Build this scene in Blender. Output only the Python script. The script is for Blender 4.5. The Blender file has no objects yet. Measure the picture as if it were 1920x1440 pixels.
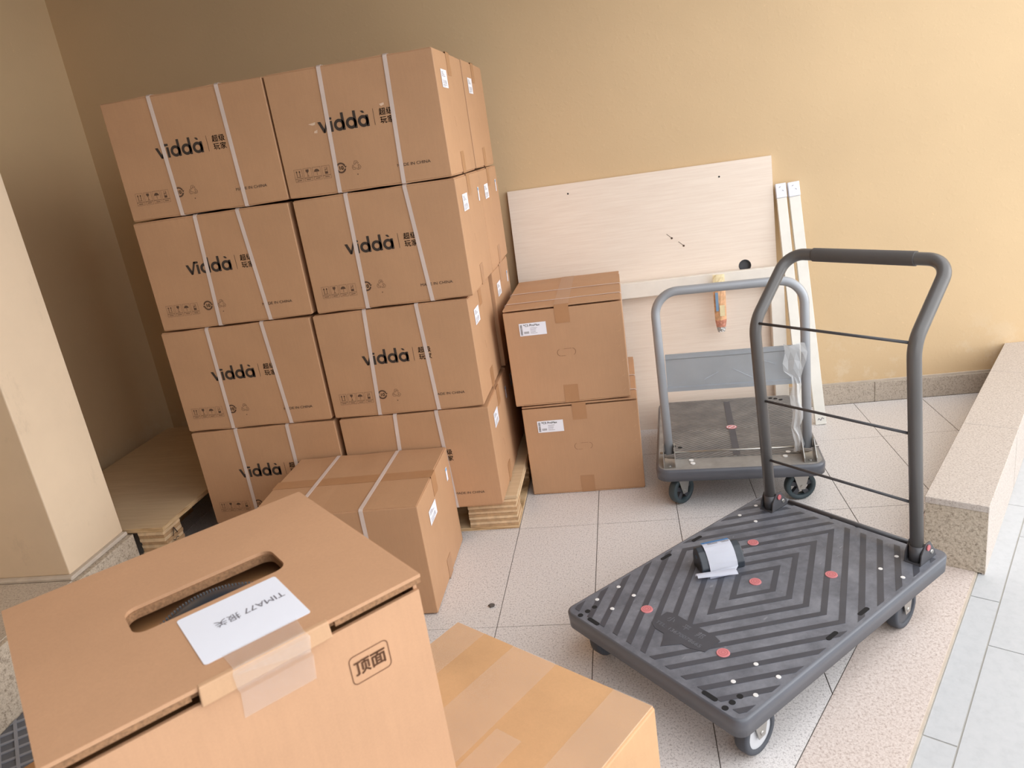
import bpy, bmesh, math, random
from mathutils import Vector, Matrix
random.seed(7)
scene = bpy.context.scene
C = scene.collection

# ---------------------------------------------------------------- camera
F_PX, PITCH, ROLL, YAW, CAM_H = 1397.13, 0.310890, -0.148766, -0.174083, 1.40378
cam_d = bpy.data.cameras.new('camera'); cam = bpy.data.objects.new('camera', cam_d); C.objects.link(cam)
cy, sy = math.cos(YAW), math.sin(YAW)
fw = Vector((sy*math.cos(PITCH), cy*math.cos(PITCH), -math.sin(PITCH)))
rt = Vector((cy, -sy, 0)); up = rt.cross(fw)
cr, sr = math.cos(ROLL), math.sin(ROLL)
rr, uu = cr*rt + sr*up, -sr*rt + cr*up
cam.matrix_world = Matrix(((rr.x, uu.x, -fw.x, 0), (rr.y, uu.y, -fw.y, 0), (rr.z, uu.z, -fw.z, CAM_H), (0, 0, 0, 1)))
cam_d.sensor_fit = 'HORIZONTAL'; cam_d.sensor_width = 36.0; cam_d.lens = F_PX/1920*36.0
cam_d.clip_start = 0.02
cam_d.dof.use_dof = True; cam_d.dof.focus_distance = 2.6; cam_d.dof.aperture_fstop = 9.0
scene.camera = cam

# ---------------------------------------------------------------- sky and exposure
world = bpy.data.worlds.new('overcast_sky'); scene.world = world; world.use_nodes = True
bg = world.node_tree.nodes['Background']
bg.inputs[0].default_value = (0.97, 0.98, 1.0, 1); bg.inputs[1].default_value = 1.55
# low hazy sun on the open right-hand side, very soft
sun_d = bpy.data.lights.new('hazy_sun', 'SUN'); sun_d.energy = 0.7; sun_d.angle = math.radians(45); sun_d.color = (1.0, 0.97, 0.93)
sun = bpy.data.objects.new('hazy_sun', sun_d); C.objects.link(sun); sun.location = (5, 1, 2)
SUN_AZ, SUN_EL = math.radians(-7), math.radians(17)
sun.rotation_euler = Vector((math.cos(SUN_AZ)*math.cos(SUN_EL), math.sin(SUN_AZ)*math.cos(SUN_EL), math.sin(SUN_EL))).to_track_quat('Z', 'Y').to_euler()
vs = scene.view_settings
vs.view_transform = 'Standard'; vs.look = 'None'; vs.gamma = 1.0; vs.use_curve_mapping = False
vs.exposure = 0.62

# ---------------------------------------------------------------- materials
MATS = {}
def lin(c):
    return tuple(((v/255)/12.92 if v/255 <= 0.04045 else ((v/255+0.055)/1.055)**2.4) for v in c)
class NT:
    def __init__(s, name):
        s.m = bpy.data.materials.new(name); s.m.use_nodes = True; s.t = s.m.node_tree
        s.b = s.t.nodes['Principled BSDF']; s.o = s.t.nodes['Material Output']
        tc = s.t.nodes.new('ShaderNodeTexCoord'); s.co = tc.outputs['Object']
    def n(s, typ, **kw):
        nd = s.t.nodes.new(typ)
        for k, v in kw.items():
            if k.startswith('_'): setattr(nd, k[1:], v)
            else: nd.inputs[k.replace('__', ' ')].default_value = v
        return nd
    def l(s, a, b): s.t.links.new(a, b)
    def noise(s, scale, detail=3, rough=0.6, vec=None):
        nd = s.n('ShaderNodeTexNoise', Scale=scale, Detail=detail, Roughness=rough)
        s.l(vec or s.co, nd.inputs['Vector']); return nd.outputs['Fac']
    def scaled(s, sx, sy_, sz):
        mp = s.n('ShaderNodeMapping'); mp.inputs['Scale'].default_value = (sx, sy_, sz)
        s.l(s.co, mp.inputs['Vector']); return mp.outputs['Vector']
    def ramp(s, fac, stops, interp='LINEAR'):
        r = s.n('ShaderNodeValToRGB'); r.color_ramp.interpolation = interp
        el = r.color_ramp.elements
        while len(el) < len(stops): el.new(0.5)
        for e, (p, c) in zip(el, stops):
            e.position = p; e.color = (c, c, c, 1) if isinstance(c, (int, float)) else (*c, 1)
        s.l(fac, r.inputs['Fac']); return r.outputs['Color']
    def mix(s, fac, a, b, mode='MIX'):
        m = s.n('ShaderNodeMix', _data_type='RGBA', _blend_type=mode)
        for sock, v in ((m.inputs[0], fac), (m.inputs[6], a), (m.inputs[7], b)):
            if hasattr(v, 'links'): s.l(v, sock)
            else: sock.default_value = v if isinstance(v, (int, float)) else (*v, 1)
        return m.outputs[2]
    def bump(s, h, strength=0.2, dist=0.002):
        b = s.n('ShaderNodeBump', Strength=strength, Distance=dist)
        s.l(h, b.inputs['Height']); s.l(b.outputs['Normal'], s.b.inputs['Normal'])
    def done(s, col, rough=0.6, metal=0.0):
        if hasattr(col, 'links'): s.l(col, s.b.inputs['Base Color'])
        else: s.b.inputs['Base Color'].default_value = (*col, 1)
        if hasattr(rough, 'links'): s.l(rough, s.b.inputs['Roughness'])
        else: s.b.inputs['Roughness'].default_value = rough
        s.b.inputs['Metallic'].default_value = metal
        MATS[s.m.name] = s.m; return s.m
def sc(c, k): return tuple(v*k for v in c)

def plain(name, rgb, rough=0.6, metal=0.0, var=0.08, scale=6, bump=0.0, bscale=200):
    t = NT(name); c = lin(rgb)
    col = t.mix(t.ramp(t.noise(scale), [(0.3, 0.0), (0.7, 1.0)]), sc(c, 1-var), sc(c, 1+var))
    if bump: t.bump(t.noise(bscale, 2), bump, 0.001)
    return t.done(col, rough, metal)

def cardboard(name, rgb, var=0.06, rough=0.62):
    t = NT(name); c = lin(rgb)
    a = t.ramp(t.noise(5, 4, 0.6), [(0.3, 0.0), (0.7, 1.0)])
    col = t.mix(a, sc(c, 1-var), sc(c, 1+var))
    flute = t.noise(30, 2, 0.5, t.scaled(6, 6, 0.4))
    col = t.mix(t.ramp(flute, [(0.35, 0.0), (0.65, 0.16)]), col, sc(c, 0.8))
    fib = t.ramp(t.noise(420, 2, 0.7), [(0.3, 0.0), (0.75, 0.22)])
    col = t.mix(fib, col, sc(c, 1.25))
    t.bump(t.noise(60, 3), 0.06, 0.0015)
    return t.done(col, rough)

def granite(name, base, dark, light, scale=260, rough=0.55, bump=0.1, blot=0.5):
    t = NT(name)
    v1 = t.noise(scale, 2, 0.75); v2 = t.noise(scale*0.55, 2, 0.7, t.scaled(1.1, 0.9, 1.0))
    col = t.ramp(v1, [(0.36, lin(dark)), (0.46, lin(base)), (0.56, lin(base)), (0.68, lin(light))])
    col2 = t.ramp(v2, [(0.36, lin(dark)), (0.45, lin(base)), (0.7, lin(light))])
    col = t.mix(0.5, col, col2)
    big = t.ramp(t.noise(2.2, 3), [(0.3, 0.0), (0.7, 0.18*blot)])
    col = t.mix(big, col, sc(lin(base), 0.75))
    t.bump(v1, bump, 0.001)
    return t.done(col, rough)

def wood(name, rgb, rgb2, sx, sy_, sz, rough=0.5, amount=0.5):
    t = NT(name)
    g = t.noise(14, 5, 0.65, t.scaled(sx, sy_, sz))
    col = t.mix(t.ramp(g, [(0.35, 0.0), (0.7, amount)]), lin(rgb), lin(rgb2))
    t.bump(g, 0.05, 0.001)
    return t.done(col, rough)

# cartons
cardboard('cardboard', (188, 147, 112))
cardboard('cardboard_edge', (200, 160, 124))
cardboard('cardboard_tan', (206, 163, 120), 0.12, 0.45)
cardboard('cardboard_retail', (196, 152, 117))
cardboard('cardboard_dark', (176, 128, 84))
plain('corrugated_core', (150, 112, 80), 0.85, var=0.3, scale=260, bump=0.6, bscale=300)
plain('cardboard_torn', (222, 196, 172), 0.8, var=0.1, scale=60)
plain('ink_black', (58, 48, 42), 0.7)
plain('ink_grey', (92, 68, 52), 0.7)
plain('ink_brown', (122, 84, 58), 0.7)
plain('strap_white', (214, 198, 190), 0.4, bump=0.2, bscale=600)
plain('paper_white', (238, 241, 251), 0.5, var=0.02)
plain('print_grey', (120, 116, 124), 0.6)
plain('print_blue', (110, 178, 232), 0.5)
t = NT('brown_tape'); t.done(t.mix(t.noise(30), lin((172, 128, 92)), lin((182, 138, 100))), 0.35)
# building
t = NT('wall_paint')
base = lin((216, 188, 148))
a = t.ramp(t.noise(1.3, 4, 0.6), [(0.3, 0.0), (0.7, 1.0)])
col = t.mix(a, sc(base, 0.95), sc(base, 1.04))
spot = t.ramp(t.noise(55, 2, 0.6), [(0.70, 0.0), (0.76, 0.35)])
col = t.mix(spot, col, sc(base, 1.25))
sep = t.n('ShaderNodeSeparateXYZ'); t.l(t.co, sep.inputs[0])
low = t.ramp(sep.outputs['Z'], [(0.0, 1.0), (0.12, 1.0), (0.42, 0.0)])
st = t.ramp(t.noise(7, 5, 0.7), [(0.52, 0.0), (0.62, 0.55)])
col = t.mix(t.mix(1.0, low, st, 'MULTIPLY'), col, lin((226, 208, 180)))
h = t.mix(0.5, t.ramp(t.noise(48, 2, 0.5), [(0.55, 0.0), (0.75, 1.0)]), t.noise(180, 3))
t.bump(h, 0.16, 0.003); t.done(col, 0.75)
t = NT('pillar_paint')
base = lin((226, 204, 176))
col = t.mix(t.ramp(t.noise(2.5, 5, 0.65), [(0.3, 0.0), (0.7, 1.0)]), sc(base, 0.93), sc(base, 1.03))
scuff = t.ramp(t.noise(9, 6, 0.75, t.scaled(1, 1, 0.5)), [(0.60, 0.0), (0.72, 0.22)])
t.bump(t.noise(120, 2), 0.08, 0.001); t.done(t.mix(scuff, col, lin((168, 150, 128))), 0.7)
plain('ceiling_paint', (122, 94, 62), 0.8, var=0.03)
plain('blocker_dark', (58, 54, 50), 0.5, var=0.1)  # kept dark so the added blocking wall bounces little light
plain('mortar', (196, 184, 170), 0.9, var=0.1, scale=20, bump=0.3)
plain('pave_joint', (180, 178, 172), 0.9, var=0.05, scale=20)
plain('joint_dark', (96, 88, 82), 0.9, var=0.2, scale=20)
granite('floor_tile', (224, 220, 219), (146, 139, 138), (240, 236, 234), 300, 0.42, 0.05)
granite('border_granite', (212, 198, 190), (168, 150, 142), (234, 224, 218), 230, 0.6, 0.1)
granite('curb_top_granite', (196, 186, 178), (152, 140, 132), (218, 210, 202), 300, 0.6, 0.08)
granite('rough_granite', (188, 174, 156), (126, 112, 96), (220, 208, 190), 170, 0.8, 0.5)
granite('skirting_granite', (188, 175, 160), (128, 116, 104), (212, 202, 188), 280, 0.6, 0.15)
granite('pavement_slab', (194, 197, 200), (188, 191, 194), (199, 201, 204), 60, 0.6, 0.1)
# trolley
t = NT('deck_plastic')
d0 = lin((92, 95, 104))
dust = t.ramp(t.noise(9, 6, 0.72), [(0.36, 0.0), (0.70, 0.75)])
col = t.mix(dust, d0, lin((140, 143, 152)))
scr = t.ramp(t.noise(26, 3, 0.5, t.scaled(1, 3.2, 1)), [(0.70, 0.0), (0.75, 0.3)])
col = t.mix(scr, col, lin((170, 172, 176)))
t.bump(t.noise(300, 2), 0.08, 0.0005); t.done(col, 0.5)
plain('deck_groove', (70, 72, 80), 0.45, var=0.12, scale=12)
plain('deck_side', (92, 95, 103), 0.35, var=0.08)
plain('hole_shade', (22, 22, 24), 0.9)  # dark colour stands in for the shade inside holes
plain('red_rubber', (206, 128, 132), 0.6)
plain('red_rubber_dark', (186, 104, 108), 0.6)
plain('rivet_white', (226, 226, 226), 0.4)
plain('black_tube', (98, 96, 95), 0.30, 0.0, 0.06)  # black tube, steel and foam lifted to grey, lens haze in the colour
plain('black_steel', (76, 76, 80), 0.4)
plain('black_foam', (88, 85, 84), 0.7)
plain('tyre', (66, 70, 78), 0.6)
plain('tyre_teal', (58, 72, 78), 0.5)
plain('hub_grey', (190, 192, 196), 0.5)
plain('steel', (176, 174, 170), 0.35, 0.85)
plain('hub_dark', (72, 74, 80), 0.5)
plain('grey_tube', (166, 170, 176), 0.35, 0.15, 0.06)
plain('grey_panel', (192, 199, 207), 0.45, 0.1, 0.06)
plain('panel_emboss', (172, 179, 187), 0.45, 0.1)
t = NT('grey_deck_ribbed')
dust = t.ramp(t.noise(7, 6, 0.7), [(0.3, 0.0), (0.7, 0.85)])
col = t.mix(dust, lin((96, 96, 98)), lin((150, 147, 143)))
sp = t.n('ShaderNodeSeparateXYZ'); t.l(t.co, sp.inputs[0])
def mth(op, a, b=None):
    nd = t.n('ShaderNodeMath', _operation=op)
    for i, v in enumerate((a, b)):
        if v is None: continue
        if hasattr(v, 'links'): t.l(v, nd.inputs[i])
        else: nd.inputs[i].default_value = v
    return nd.outputs[0]
ax_ = mth('ABSOLUTE', sp.outputs['X']); ay_ = mth('ABSOLUTE', mth('SUBTRACT', sp.outputs['Y'], 0.29))
rib = mth('PINGPONG', mth('SUBTRACT', mth('MULTIPLY', ax_, 0.62), ay_), 0.009)
rib = mth('DIVIDE', rib, 0.009)
col = t.mix(t.ramp(rib, [(0.3, 0.42), (0.6, 0.0)]), col, lin((74, 74, 76)))
t.bump(rib, 0.7, 0.004); t.done(col, 0.65)
plain('grey_deck_plain', (140, 137, 133), 0.7, 0, 0.2, 14)
# boards
wood('board_laminate', (246, 232, 217), (230, 211, 194), 0.35, 1, 9, 0.45, 0.6)
plain('white_bar', (236, 230, 220), 0.5, 0, 0.04, 14)
plain('white_plank', (238, 236, 228), 0.55, 0, 0.05, 9)
wood('plywood_top', (212, 188, 154), (192, 165, 130), 0.4, 5, 1, 0.6, 0.6)
t = NT('plywood_edge')
g = t.noise(40, 4, 0.6, t.scaled(0.25, 0.25, 6))
col = t.ramp(g, [(0.34, lin((158, 124, 86))), (0.48, lin((208, 176, 132))), (0.62, lin((226, 198, 158)))])
t.bump(g, 0.3, 0.002); t.done(col, 0.75)
plain('ply_layer_light', (224, 196, 158), 0.75, 0, 0.14, 40, 0.3)
plain('ply_layer_dark', (190, 156, 118), 0.8, 0, 0.18, 40, 0.3)
plain('mat_grey', (148, 150, 157), 0.6)
plain('mat_dark', (104, 106, 112), 0.7)
plain('device_black', (48, 54, 62), 0.3)
plain('device_gloss', (96, 98, 102), 0.15)
plain('wrapper_orange', (230, 180, 136), 0.3, 0, 0.25, 40)
plain('wrapper_red', (212, 146, 122), 0.35, 0, 0.2, 40)
plain('wrapper_yellow', (242, 226, 182), 0.35, 0, 0.1, 40)
plain('wrapper_blue', (128, 160, 190), 0.35)
plain('wrapper_foil', (206, 204, 200), 0.25, 0.5)
plain('stone_dark', (92, 84, 80), 0.8)
t = NT('clear_film')
t.b.inputs['Base Color'].default_value = (0.9, 0.9, 0.9, 1); t.b.inputs['Roughness'].default_value = 0.12
tr = t.n('ShaderNodeBsdfTransparent'); mx = t.n('ShaderNodeMixShader'); mx.inputs[0].default_value = 0.06
t.l(tr.outputs[0], mx.inputs[1]); t.l(t.b.outputs[0], mx.inputs[2]); t.l(mx.outputs[0], t.o.inputs['Surface'])
t.bump(t.noise(40, 3), 0.4, 0.003); MATS['clear_film'] = t.m
t = NT('gloss_film')
t.b.inputs['Base Color'].default_value = (0.85, 0.82, 0.8, 1); t.b.inputs['Roughness'].default_value = 0.08
tr = t.n('ShaderNodeBsdfTransparent'); mx = t.n('ShaderNodeMixShader'); mx.inputs[0].default_value = 0.2
t.l(tr.outputs[0], mx.inputs[1]); t.l(t.b.outputs[0], mx.inputs[2]); t.l(mx.outputs[0], t.o.inputs['Surface'])
t.bump(t.noise(60, 3), 0.5, 0.004); MATS['gloss_film'] = t.m
t = NT('cloudy_film')
t.b.inputs['Base Color'].default_value = (0.82, 0.84, 0.86, 1); t.b.inputs['Roughness'].default_value = 0.25
tr = t.n('ShaderNodeBsdfTransparent'); mx = t.n('ShaderNodeMixShader'); mx.inputs[0].default_value = 0.5
t.l(tr.outputs[0], mx.inputs[1]); t.l(t.b.outputs[0], mx.inputs[2]); t.l(mx.outputs[0], t.o.inputs['Surface'])
MATS['cloudy_film'] = t.m

# ---------------------------------------------------------------- mesh helpers
def BM(): return bmesh.new()
def hexa(bm, pts, mi=0):
    v = [bm.verts.new(p) for p in pts]
    fs = [bm.faces.new([v[i] for i in f]) for f in ((3, 2, 1, 0), (4, 5, 6, 7), (0, 1, 5, 4), (1, 2, 6, 5), (2, 3, 7, 6), (3, 0, 4, 7))]
    for f in fs: f.material_index = mi
    return fs
def box(bm, x0, x1, y0, y1, z0, z1, mi=0):
    return hexa(bm, [(x0, y0, z0), (x1, y0, z0), (x1, y1, z0), (x0, y1, z0), (x0, y0, z1), (x1, y0, z1), (x1, y1, z1), (x0, y1, z1)], mi)
def prism(bm, poly, z0, z1, mi=0):
    n = len(poly)
    a = [bm.verts.new((*p, z0)) for p in poly]; b = [bm.verts.new((*p, z1)) for p in poly]
    bm.faces.new(a[::-1]); ft = bm.faces.new(b)
    for i in range(n): bm.faces.new((a[i], a[(i+1) % n], b[(i+1) % n], b[i]))
def bevel(bm, w, seg=1):
    bmesh.ops.bevel(bm, geom=list(bm.edges), offset=w, segments=seg, affect='EDGES', profile=0.5)
def cyl(bm, p0, p1, r, n=16, r1=None, caps=True):
    p0, p1 = Vector(p0), Vector(p1); d = (p1-p0).normalized()
    a = d.orthogonal().normalized(); b = d.cross(a); r1 = r if r1 is None else r1
    A = [bm.verts.new(p0+r*(math.cos(2*math.pi*i/n)*a+math.sin(2*math.pi*i/n)*b)) for i in range(n)]
    B = [bm.verts.new(p1+r1*(math.cos(2*math.pi*i/n)*a+math.sin(2*math.pi*i/n)*b)) for i in range(n)]
    for i in range(n):
        f = bm.faces.new((A[i], A[(i+1) % n], B[(i+1) % n], B[i])); f.smooth = True
    if caps: bm.faces.new(A[::-1]); bm.faces.new(B)
def fillet(pts, radii, seg=7):
    pts = [Vector(p) for p in pts]; out = [pts[0]]
    for i in range(1, len(pts)-1):
        p, a, b = pts[i], (pts[i-1]-pts[i]).normalized(), (pts[i+1]-pts[i]).normalized()
        ang = a.angle(b); r = radii[i-1]
        tt = r/math.tan(ang/2); s, e = p+a*tt, p+b*tt
        cdir = (a+b).normalized(); c = p+cdir*(r/math.sin(ang/2))
        u, w = s-c, e-c; tot = u.angle(w)
        for k in range(seg+1):
            f = k/seg
            out.append(c + (math.sin((1-f)*tot)*u + math.sin(f*tot)*w)/math.sin(tot))
    out.append(pts[-1]); return out
def tube(bm, path, r, n=16):
    path = [Vector(p) for p in path]; rings = []; ref = None
    for i, p in enumerate(path):
        d = ((path[min(i+1, len(path)-1)]-p).normalized() + (p-path[max(i-1, 0)]).normalized()).normalized()
        if ref is None: ref = d.orthogonal().normalized()
        a = (ref - d*ref.dot(d)).normalized(); ref = a; b = d.cross(a)
        rings.append([bm.verts.new(p+r*(math.cos(2*math.pi*k/n)*a+math.sin(2*math.pi*k/n)*b)) for k in range(n)])
    for A, B in zip(rings, rings[1:]):
        for k in range(n):
            f = bm.faces.new((A[k], A[(k+1) % n], B[(k+1) % n], B[k])); f.smooth = True
    bm.faces.new(rings[0][::-1]); bm.faces.new(rings[-1])
def rrect(x0, x1, y0, y1, r, seg=6):
    out = []
    for cx, cy_, a0 in ((x1-r, y1-r, 0), (x0+r, y1-r, 90), (x0+r, y0+r, 180), (x1-r, y0+r, 270)):
        for k in range(seg+1):
            a = math.radians(a0+90*k/seg); out.append((cx+r*math.cos(a), cy_+r*math.sin(a)))
    return out
def disc(cx, cy_, r, n=20, sx=1, sy_=1): return [(cx+r*sx*math.cos(2*math.pi*i/n), cy_+r*sy_*math.sin(2*math.pi*i/n)) for i in range(n)]
def clip(poly, nx, ny, c):          # keep nx*x+ny*y <= c
    out = []
    for i in range(len(poly)):
        p, q = poly[i], poly[(i+1) % len(poly)]
        dp, dq = nx*p[0]+ny*p[1]-c, nx*q[0]+ny*q[1]-c
        if dp <= 0: out.append(p)
        if dp*dq < 0:
            f = dp/(dp-dq); out.append((p[0]+f*(q[0]-p[0]), p[1]+f*(q[1]-p[1])))
    return out
def flat(bm, poly, z=0.0):
    f = bm.faces.new([bm.verts.new((*p, z)) for p in poly])
    f.normal_update()
    if f.normal.z < 0: f.normal_flip()
def mesh(bm, name='m'):
    bmesh.ops.recalc_face_normals(bm, faces=bm.faces) if not getattr(bm, 'flatprint', False) else None
    me = bpy.data.meshes.new(name); bm.to_mesh(me); bm.free(); return me
def obj(name, m, mat, parent=None, loc=None, rotz=None):
    if isinstance(m, bmesh.types.BMesh): m = mesh(m, name)
    mats = mat if isinstance(mat, (list, tuple)) else [mat]
    if not m.materials:
        for k in mats: m.materials.append(MATS[k])
    o = bpy.data.objects.new(name, m); C.objects.link(o)
    if parent: o.parent = parent
    if loc is not None: o.location = loc
    if rotz is not None: o.rotation_euler = (0, 0, rotz)
    return o
def tag(o, label, cat, group=None, kind=None):
    if label: o['label'] = label
    if cat: o['category'] = cat
    if group: o['group'] = group
    if kind: o['kind'] = kind
    return o
def thing(name, label, cat, loc=(0, 0, 0), rotz=0, group=None):
    o = bpy.data.objects.new(name, None); C.objects.link(o); o.empty_display_size = 0.05
    o.location = loc; o.rotation_euler = (0, 0, rotz)
    return tag(o, label, cat, group)
def struct(name, m, mat, label=None):
    o = obj(name, m, mat); o['kind'] = 'structure'
    if label: o['label'] = label
    return o
_txt = {}
def text_polys(body, size, align='LEFT', bold=0.0):
    """list of faces (vertex lists) of a text, in the xy plane"""
    key = (body, size, align, bold)
    if key not in _txt:
        cu = bpy.data.curves.new('txt', 'FONT'); cu.body = body; cu.size = size; cu.align_x = align
        cu.offset = bold; cu.resolution_u = 4; cu.fill_mode = 'FRONT'
        ob = bpy.data.objects.new('txt', cu); C.objects.link(ob)
        me = bpy.data.meshes.new_from_object(ob.evaluated_get(bpy.context.evaluated_depsgraph_get()))
        _txt[key] = ([tuple(v.co) for v in me.vertices], [tuple(p.vertices) for p in me.polygons])
        bpy.data.objects.remove(ob); bpy.data.curves.remove(cu); bpy.data.meshes.remove(me)
    return _txt[key]
def add_text(bm, body, size, x, y, align='LEFT', bold=0.0, width=None, mi=0):
    vs_, fs = text_polys(body, size, align, 0.0)
    if not vs_: return
    if bold:
        for dx, dy in ((-bold, 0), (bold, 0), (0, -bold), (0, bold)): add_text(bm, body, size, x+dx, y+dy, align, 0.0, width, mi)
    sx = 1.0
    if width:
        w = max(v[0] for v in vs_)-min(v[0] for v in vs_); sx = width/w
    vv = [bm.verts.new((x+v[0]*sx, y+v[1], 0)) for v in vs_]
    for f in fs:
        try:
            fa = bm.faces.new([vv[i] for i in f]); fa.material_index = mi
            fa.normal_update()
            if fa.normal.z < 0: fa.normal_flip()
        except ValueError: pass
def onface(bm, origin, U, V, off=0.0006):
    """maps a flat xy drawing on to a face spanned by U, V"""
    U, V = Vector(U), Vector(V); N = U.cross(V); o = Vector(origin)+N*off
    for v in bm.verts: v.co = o + U*v.co.x + V*v.co.y + N*v.co.z
    return bm
def rect(bm, x0, x1, y0, y1, mi=0, z=0.0):
    f = bm.faces.new([bm.verts.new(p) for p in ((x0, y0, z), (x1, y0, z), (x1, y1, z), (x0, y1, z))]); f.material_index = mi
def stroke(bm, pts, w):
    for (x0, y0), (x1, y1) in zip(pts, pts[1:]):
        d = Vector((x1-x0, y1-y0)).normalized(); n = Vector((-d.y, d.x))*w/2
        flat(bm, [(x0-n.x, y0-n.y), (x1-n.x, y1-n.y), (x1+n.x, y1+n.y), (x0+n.x, y0+n.y)])
def ring(bm, cx, cy_, ro, ri, n=24, a0=0.0, a1=360.0):
    for i in range(n):
        a, b = math.radians(a0+(a1-a0)*i/n), math.radians(a0+(a1-a0)*(i+1)/n)
        flat(bm, [(cx+ri*math.cos(a), cy_+ri*math.sin(a)), (cx+ro*math.cos(a), cy_+ro*math.sin(a)), (cx+ro*math.cos(b), cy_+ro*math.sin(b)), (cx+ri*math.cos(b), cy_+ri*math.sin(b))])
def fmesh(bm, name):
    me = bpy.data.meshes.new(name); bm.to_mesh(me); bm.free(); return me

# ---------------------------------------------------------------- the porch
ANG = math.radians(58.5)
D = (math.cos(ANG), math.sin(ANG)); N = (D[1], -D[0])      # along the open edge / outwards
def SC(s, c): return (D[0]*s+N[0]*c, D[1]*s+N[1]*c)
C1, C2, C3 = -0.485, -0.287, -0.208
WALL_Y, LEFT_X = 3.525, -2.52

bm = BM(); box(bm, LEFT_X-0.15, 4.2, WALL_Y, WALL_Y+0.2, -0.05, 2.75); struct('wall_back', bm, 'wall_paint', 'yellow-beige rendered wall behind the cartons')
bm = BM(); box(bm, LEFT_X-0.2, LEFT_X, -1.0, WALL_Y, -0.05, 2.55); struct('wall_left', bm, 'wall_paint', 'shaded plain wall in the left corner')
poly = [(LEFT_X-0.2, -1.0), (6, -1.0), (6, WALL_Y+0.2), (LEFT_X-0.2, WALL_Y+0.2)]
bm = BM(); prism(bm, clip(poly, N[0], N[1], -0.62), 2.55, 2.75); struct('ceiling', bm, 'ceiling_paint', 'porch ceiling above the frame')
bm = BM(); box(bm, LEFT_X-0.2, 0.3, -1.2, -1.0, -0.2, 3.4); struct('wall_light_blocker', bm, 'blocker_dark', 'unseen dark wall added behind the camera to block light')  # unseen wall, added to keep front light off the left cartons
bm = BM(); box(bm, LEFT_X, -1.935, 1.958, 2.246, 0.24, 2.55); bevel(bm, 0.004, 2)
struct('wall_pillar', bm, 'pillar_paint', 'cream painted pillar standing on the granite plinth')
plinth = struct('trim_plinth', (lambda b: (box(b, LEFT_X, -1.9, 0.4, 2.246, 0, 0.225), b)[1])(BM()), 'rough_granite', 'low granite plinth under the cream pillar')
bm = BM(); box(bm, LEFT_X, -1.918, 1.94, 2.246, 0.2255, 0.2405); bevel(bm, 0.004, 1); obj('mortar_bed', bm, 'mortar', plinth)
bm = BM(); box(bm, LEFT_X, -1.9205, 1.0, 1.9395, 0.2252, 0.2282); 
obj('plinth_cap', bm, 'skirting_granite', plinth)

# skirting along the back wall: slabs
sk = struct('baseboard_back', (lambda b: (box(b, LEFT_X, 1.75, WALL_Y-0.004, WALL_Y, 0, 0.097), b)[1])(BM()), 'joint_dark', 'granite skirting along the yellow wall')
xs = [-2.5, -1.9, -1.3, -0.7, -0.1, 0.5, 1.1, 1.7]
for a, b in zip(xs, xs[1:]):
    bm = BM(); box(bm, a+0.001, b-0.001, WALL_Y-0.015, WALL_Y-0.004, 0.0, 0.096); bevel(bm, 0.001); obj('skirting_slab', bm, 'skirting_granite', sk)
bm = BM(); box(bm, LEFT_X, 1.72, WALL_Y-0.008, WALL_Y, 0.0965, 0.106); obj('mortar_line', bm, 'mortar', sk)

# floor: mortar bed, 30 x 60 cm tiles clipped at the border
bed = [(LEFT_X, 0.0), (1.9, 0.0), (1.9, WALL_Y), (LEFT_X, WALL_Y)]
bm = BM(); prism(bm, clip(bed, N[0], N[1], C2), -0.06, -0.0022)
floor = struct('floor', bm, 'joint_dark', 'speckled porch floor of long granite-look tiles')
X0, Y0, TA, TB = -0.49529, 1.90804, 0.3, 0.59867
G = 0.0013
for i in range(-7, 8):
    for k in range(-3, 3):
        x, y = X0+i*TA, Y0+k*TB
        p = [(max(x, -1.9)+G, y+G), (x+TA-G, y+G), (x+TA-G, min(y+TB, WALL_Y-0.016)-G), (max(x, -1.9)+G, min(y+TB, WALL_Y-0.016)-G)]
        x1, y1 = x+TA-G, min(y+TB, WALL_Y-0.016)-G
        if x < -1.9:                                    # beside and behind the plinth
            xl = max(x, LEFT_X)+G
            if xl >= x1: continue
            if y > 2.2: p = [(xl, y+G), (x1, y+G), (x1, y1), (xl, y1)]
            elif y+TB > 2.25 and x+TA > -1.89: p = [(-1.9+G, y+G), (x1, y+G), (x1, y1), (xl, y1), (xl, 2.25), (-1.9+G, 2.25)]
            elif y+TB > 2.25: p = [(xl, 2.25), (x1, 2.25), (x1, y1), (xl, y1)]
            elif x+TA < -1.89: continue
        if x+TA > 0.0: p = clip(p, N[0], N[1], C1-G)
        if len(p) < 3: continue
        ar = abs(sum(p[j][0]*p[(j+1) % len(p)][1]-p[(j+1) % len(p)][0]*p[j][1] for j in range(len(p))))/2
        if ar < 0.0015 or p[0][0] > 1.8: continue
        bm = BM(); prism(bm, p, -0.012, random.uniform(-0.0004, 0.0003)); obj('floor_tile', bm, 'floor_tile', floor)
# border slabs of paler granite
border = struct('trim_border', (lambda b: (prism(b, [SC(0.2, C1+0.001), SC(3.1, C1+0.001), SC(3.1, C2-0.002), SC(0.2, C2-0.002)], -0.0021, -0.0015), b)[1])(BM()), 'joint_dark', 'pale pink granite strip along the open edge of the porch')
for a, b in ((0.2, 1.15), (1.15, 2.6), (2.6, 3.1)):
    bm = BM(); prism(bm, [SC(a+G, C1+G), SC(b-G, C1+G), SC(b-G, C2), SC(a+G, C2)], -0.0014, 0.0004); obj('border_slab', bm, 'border_granite', border)
bm = BM(); prism(bm, [SC(0.2, C2), SC(4.2, C2), SC(4.2, C2+0.006), SC(0.2, C2+0.006)], -0.02, -0.0015); obj('mortar_line', bm, 'mortar', border)
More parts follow.
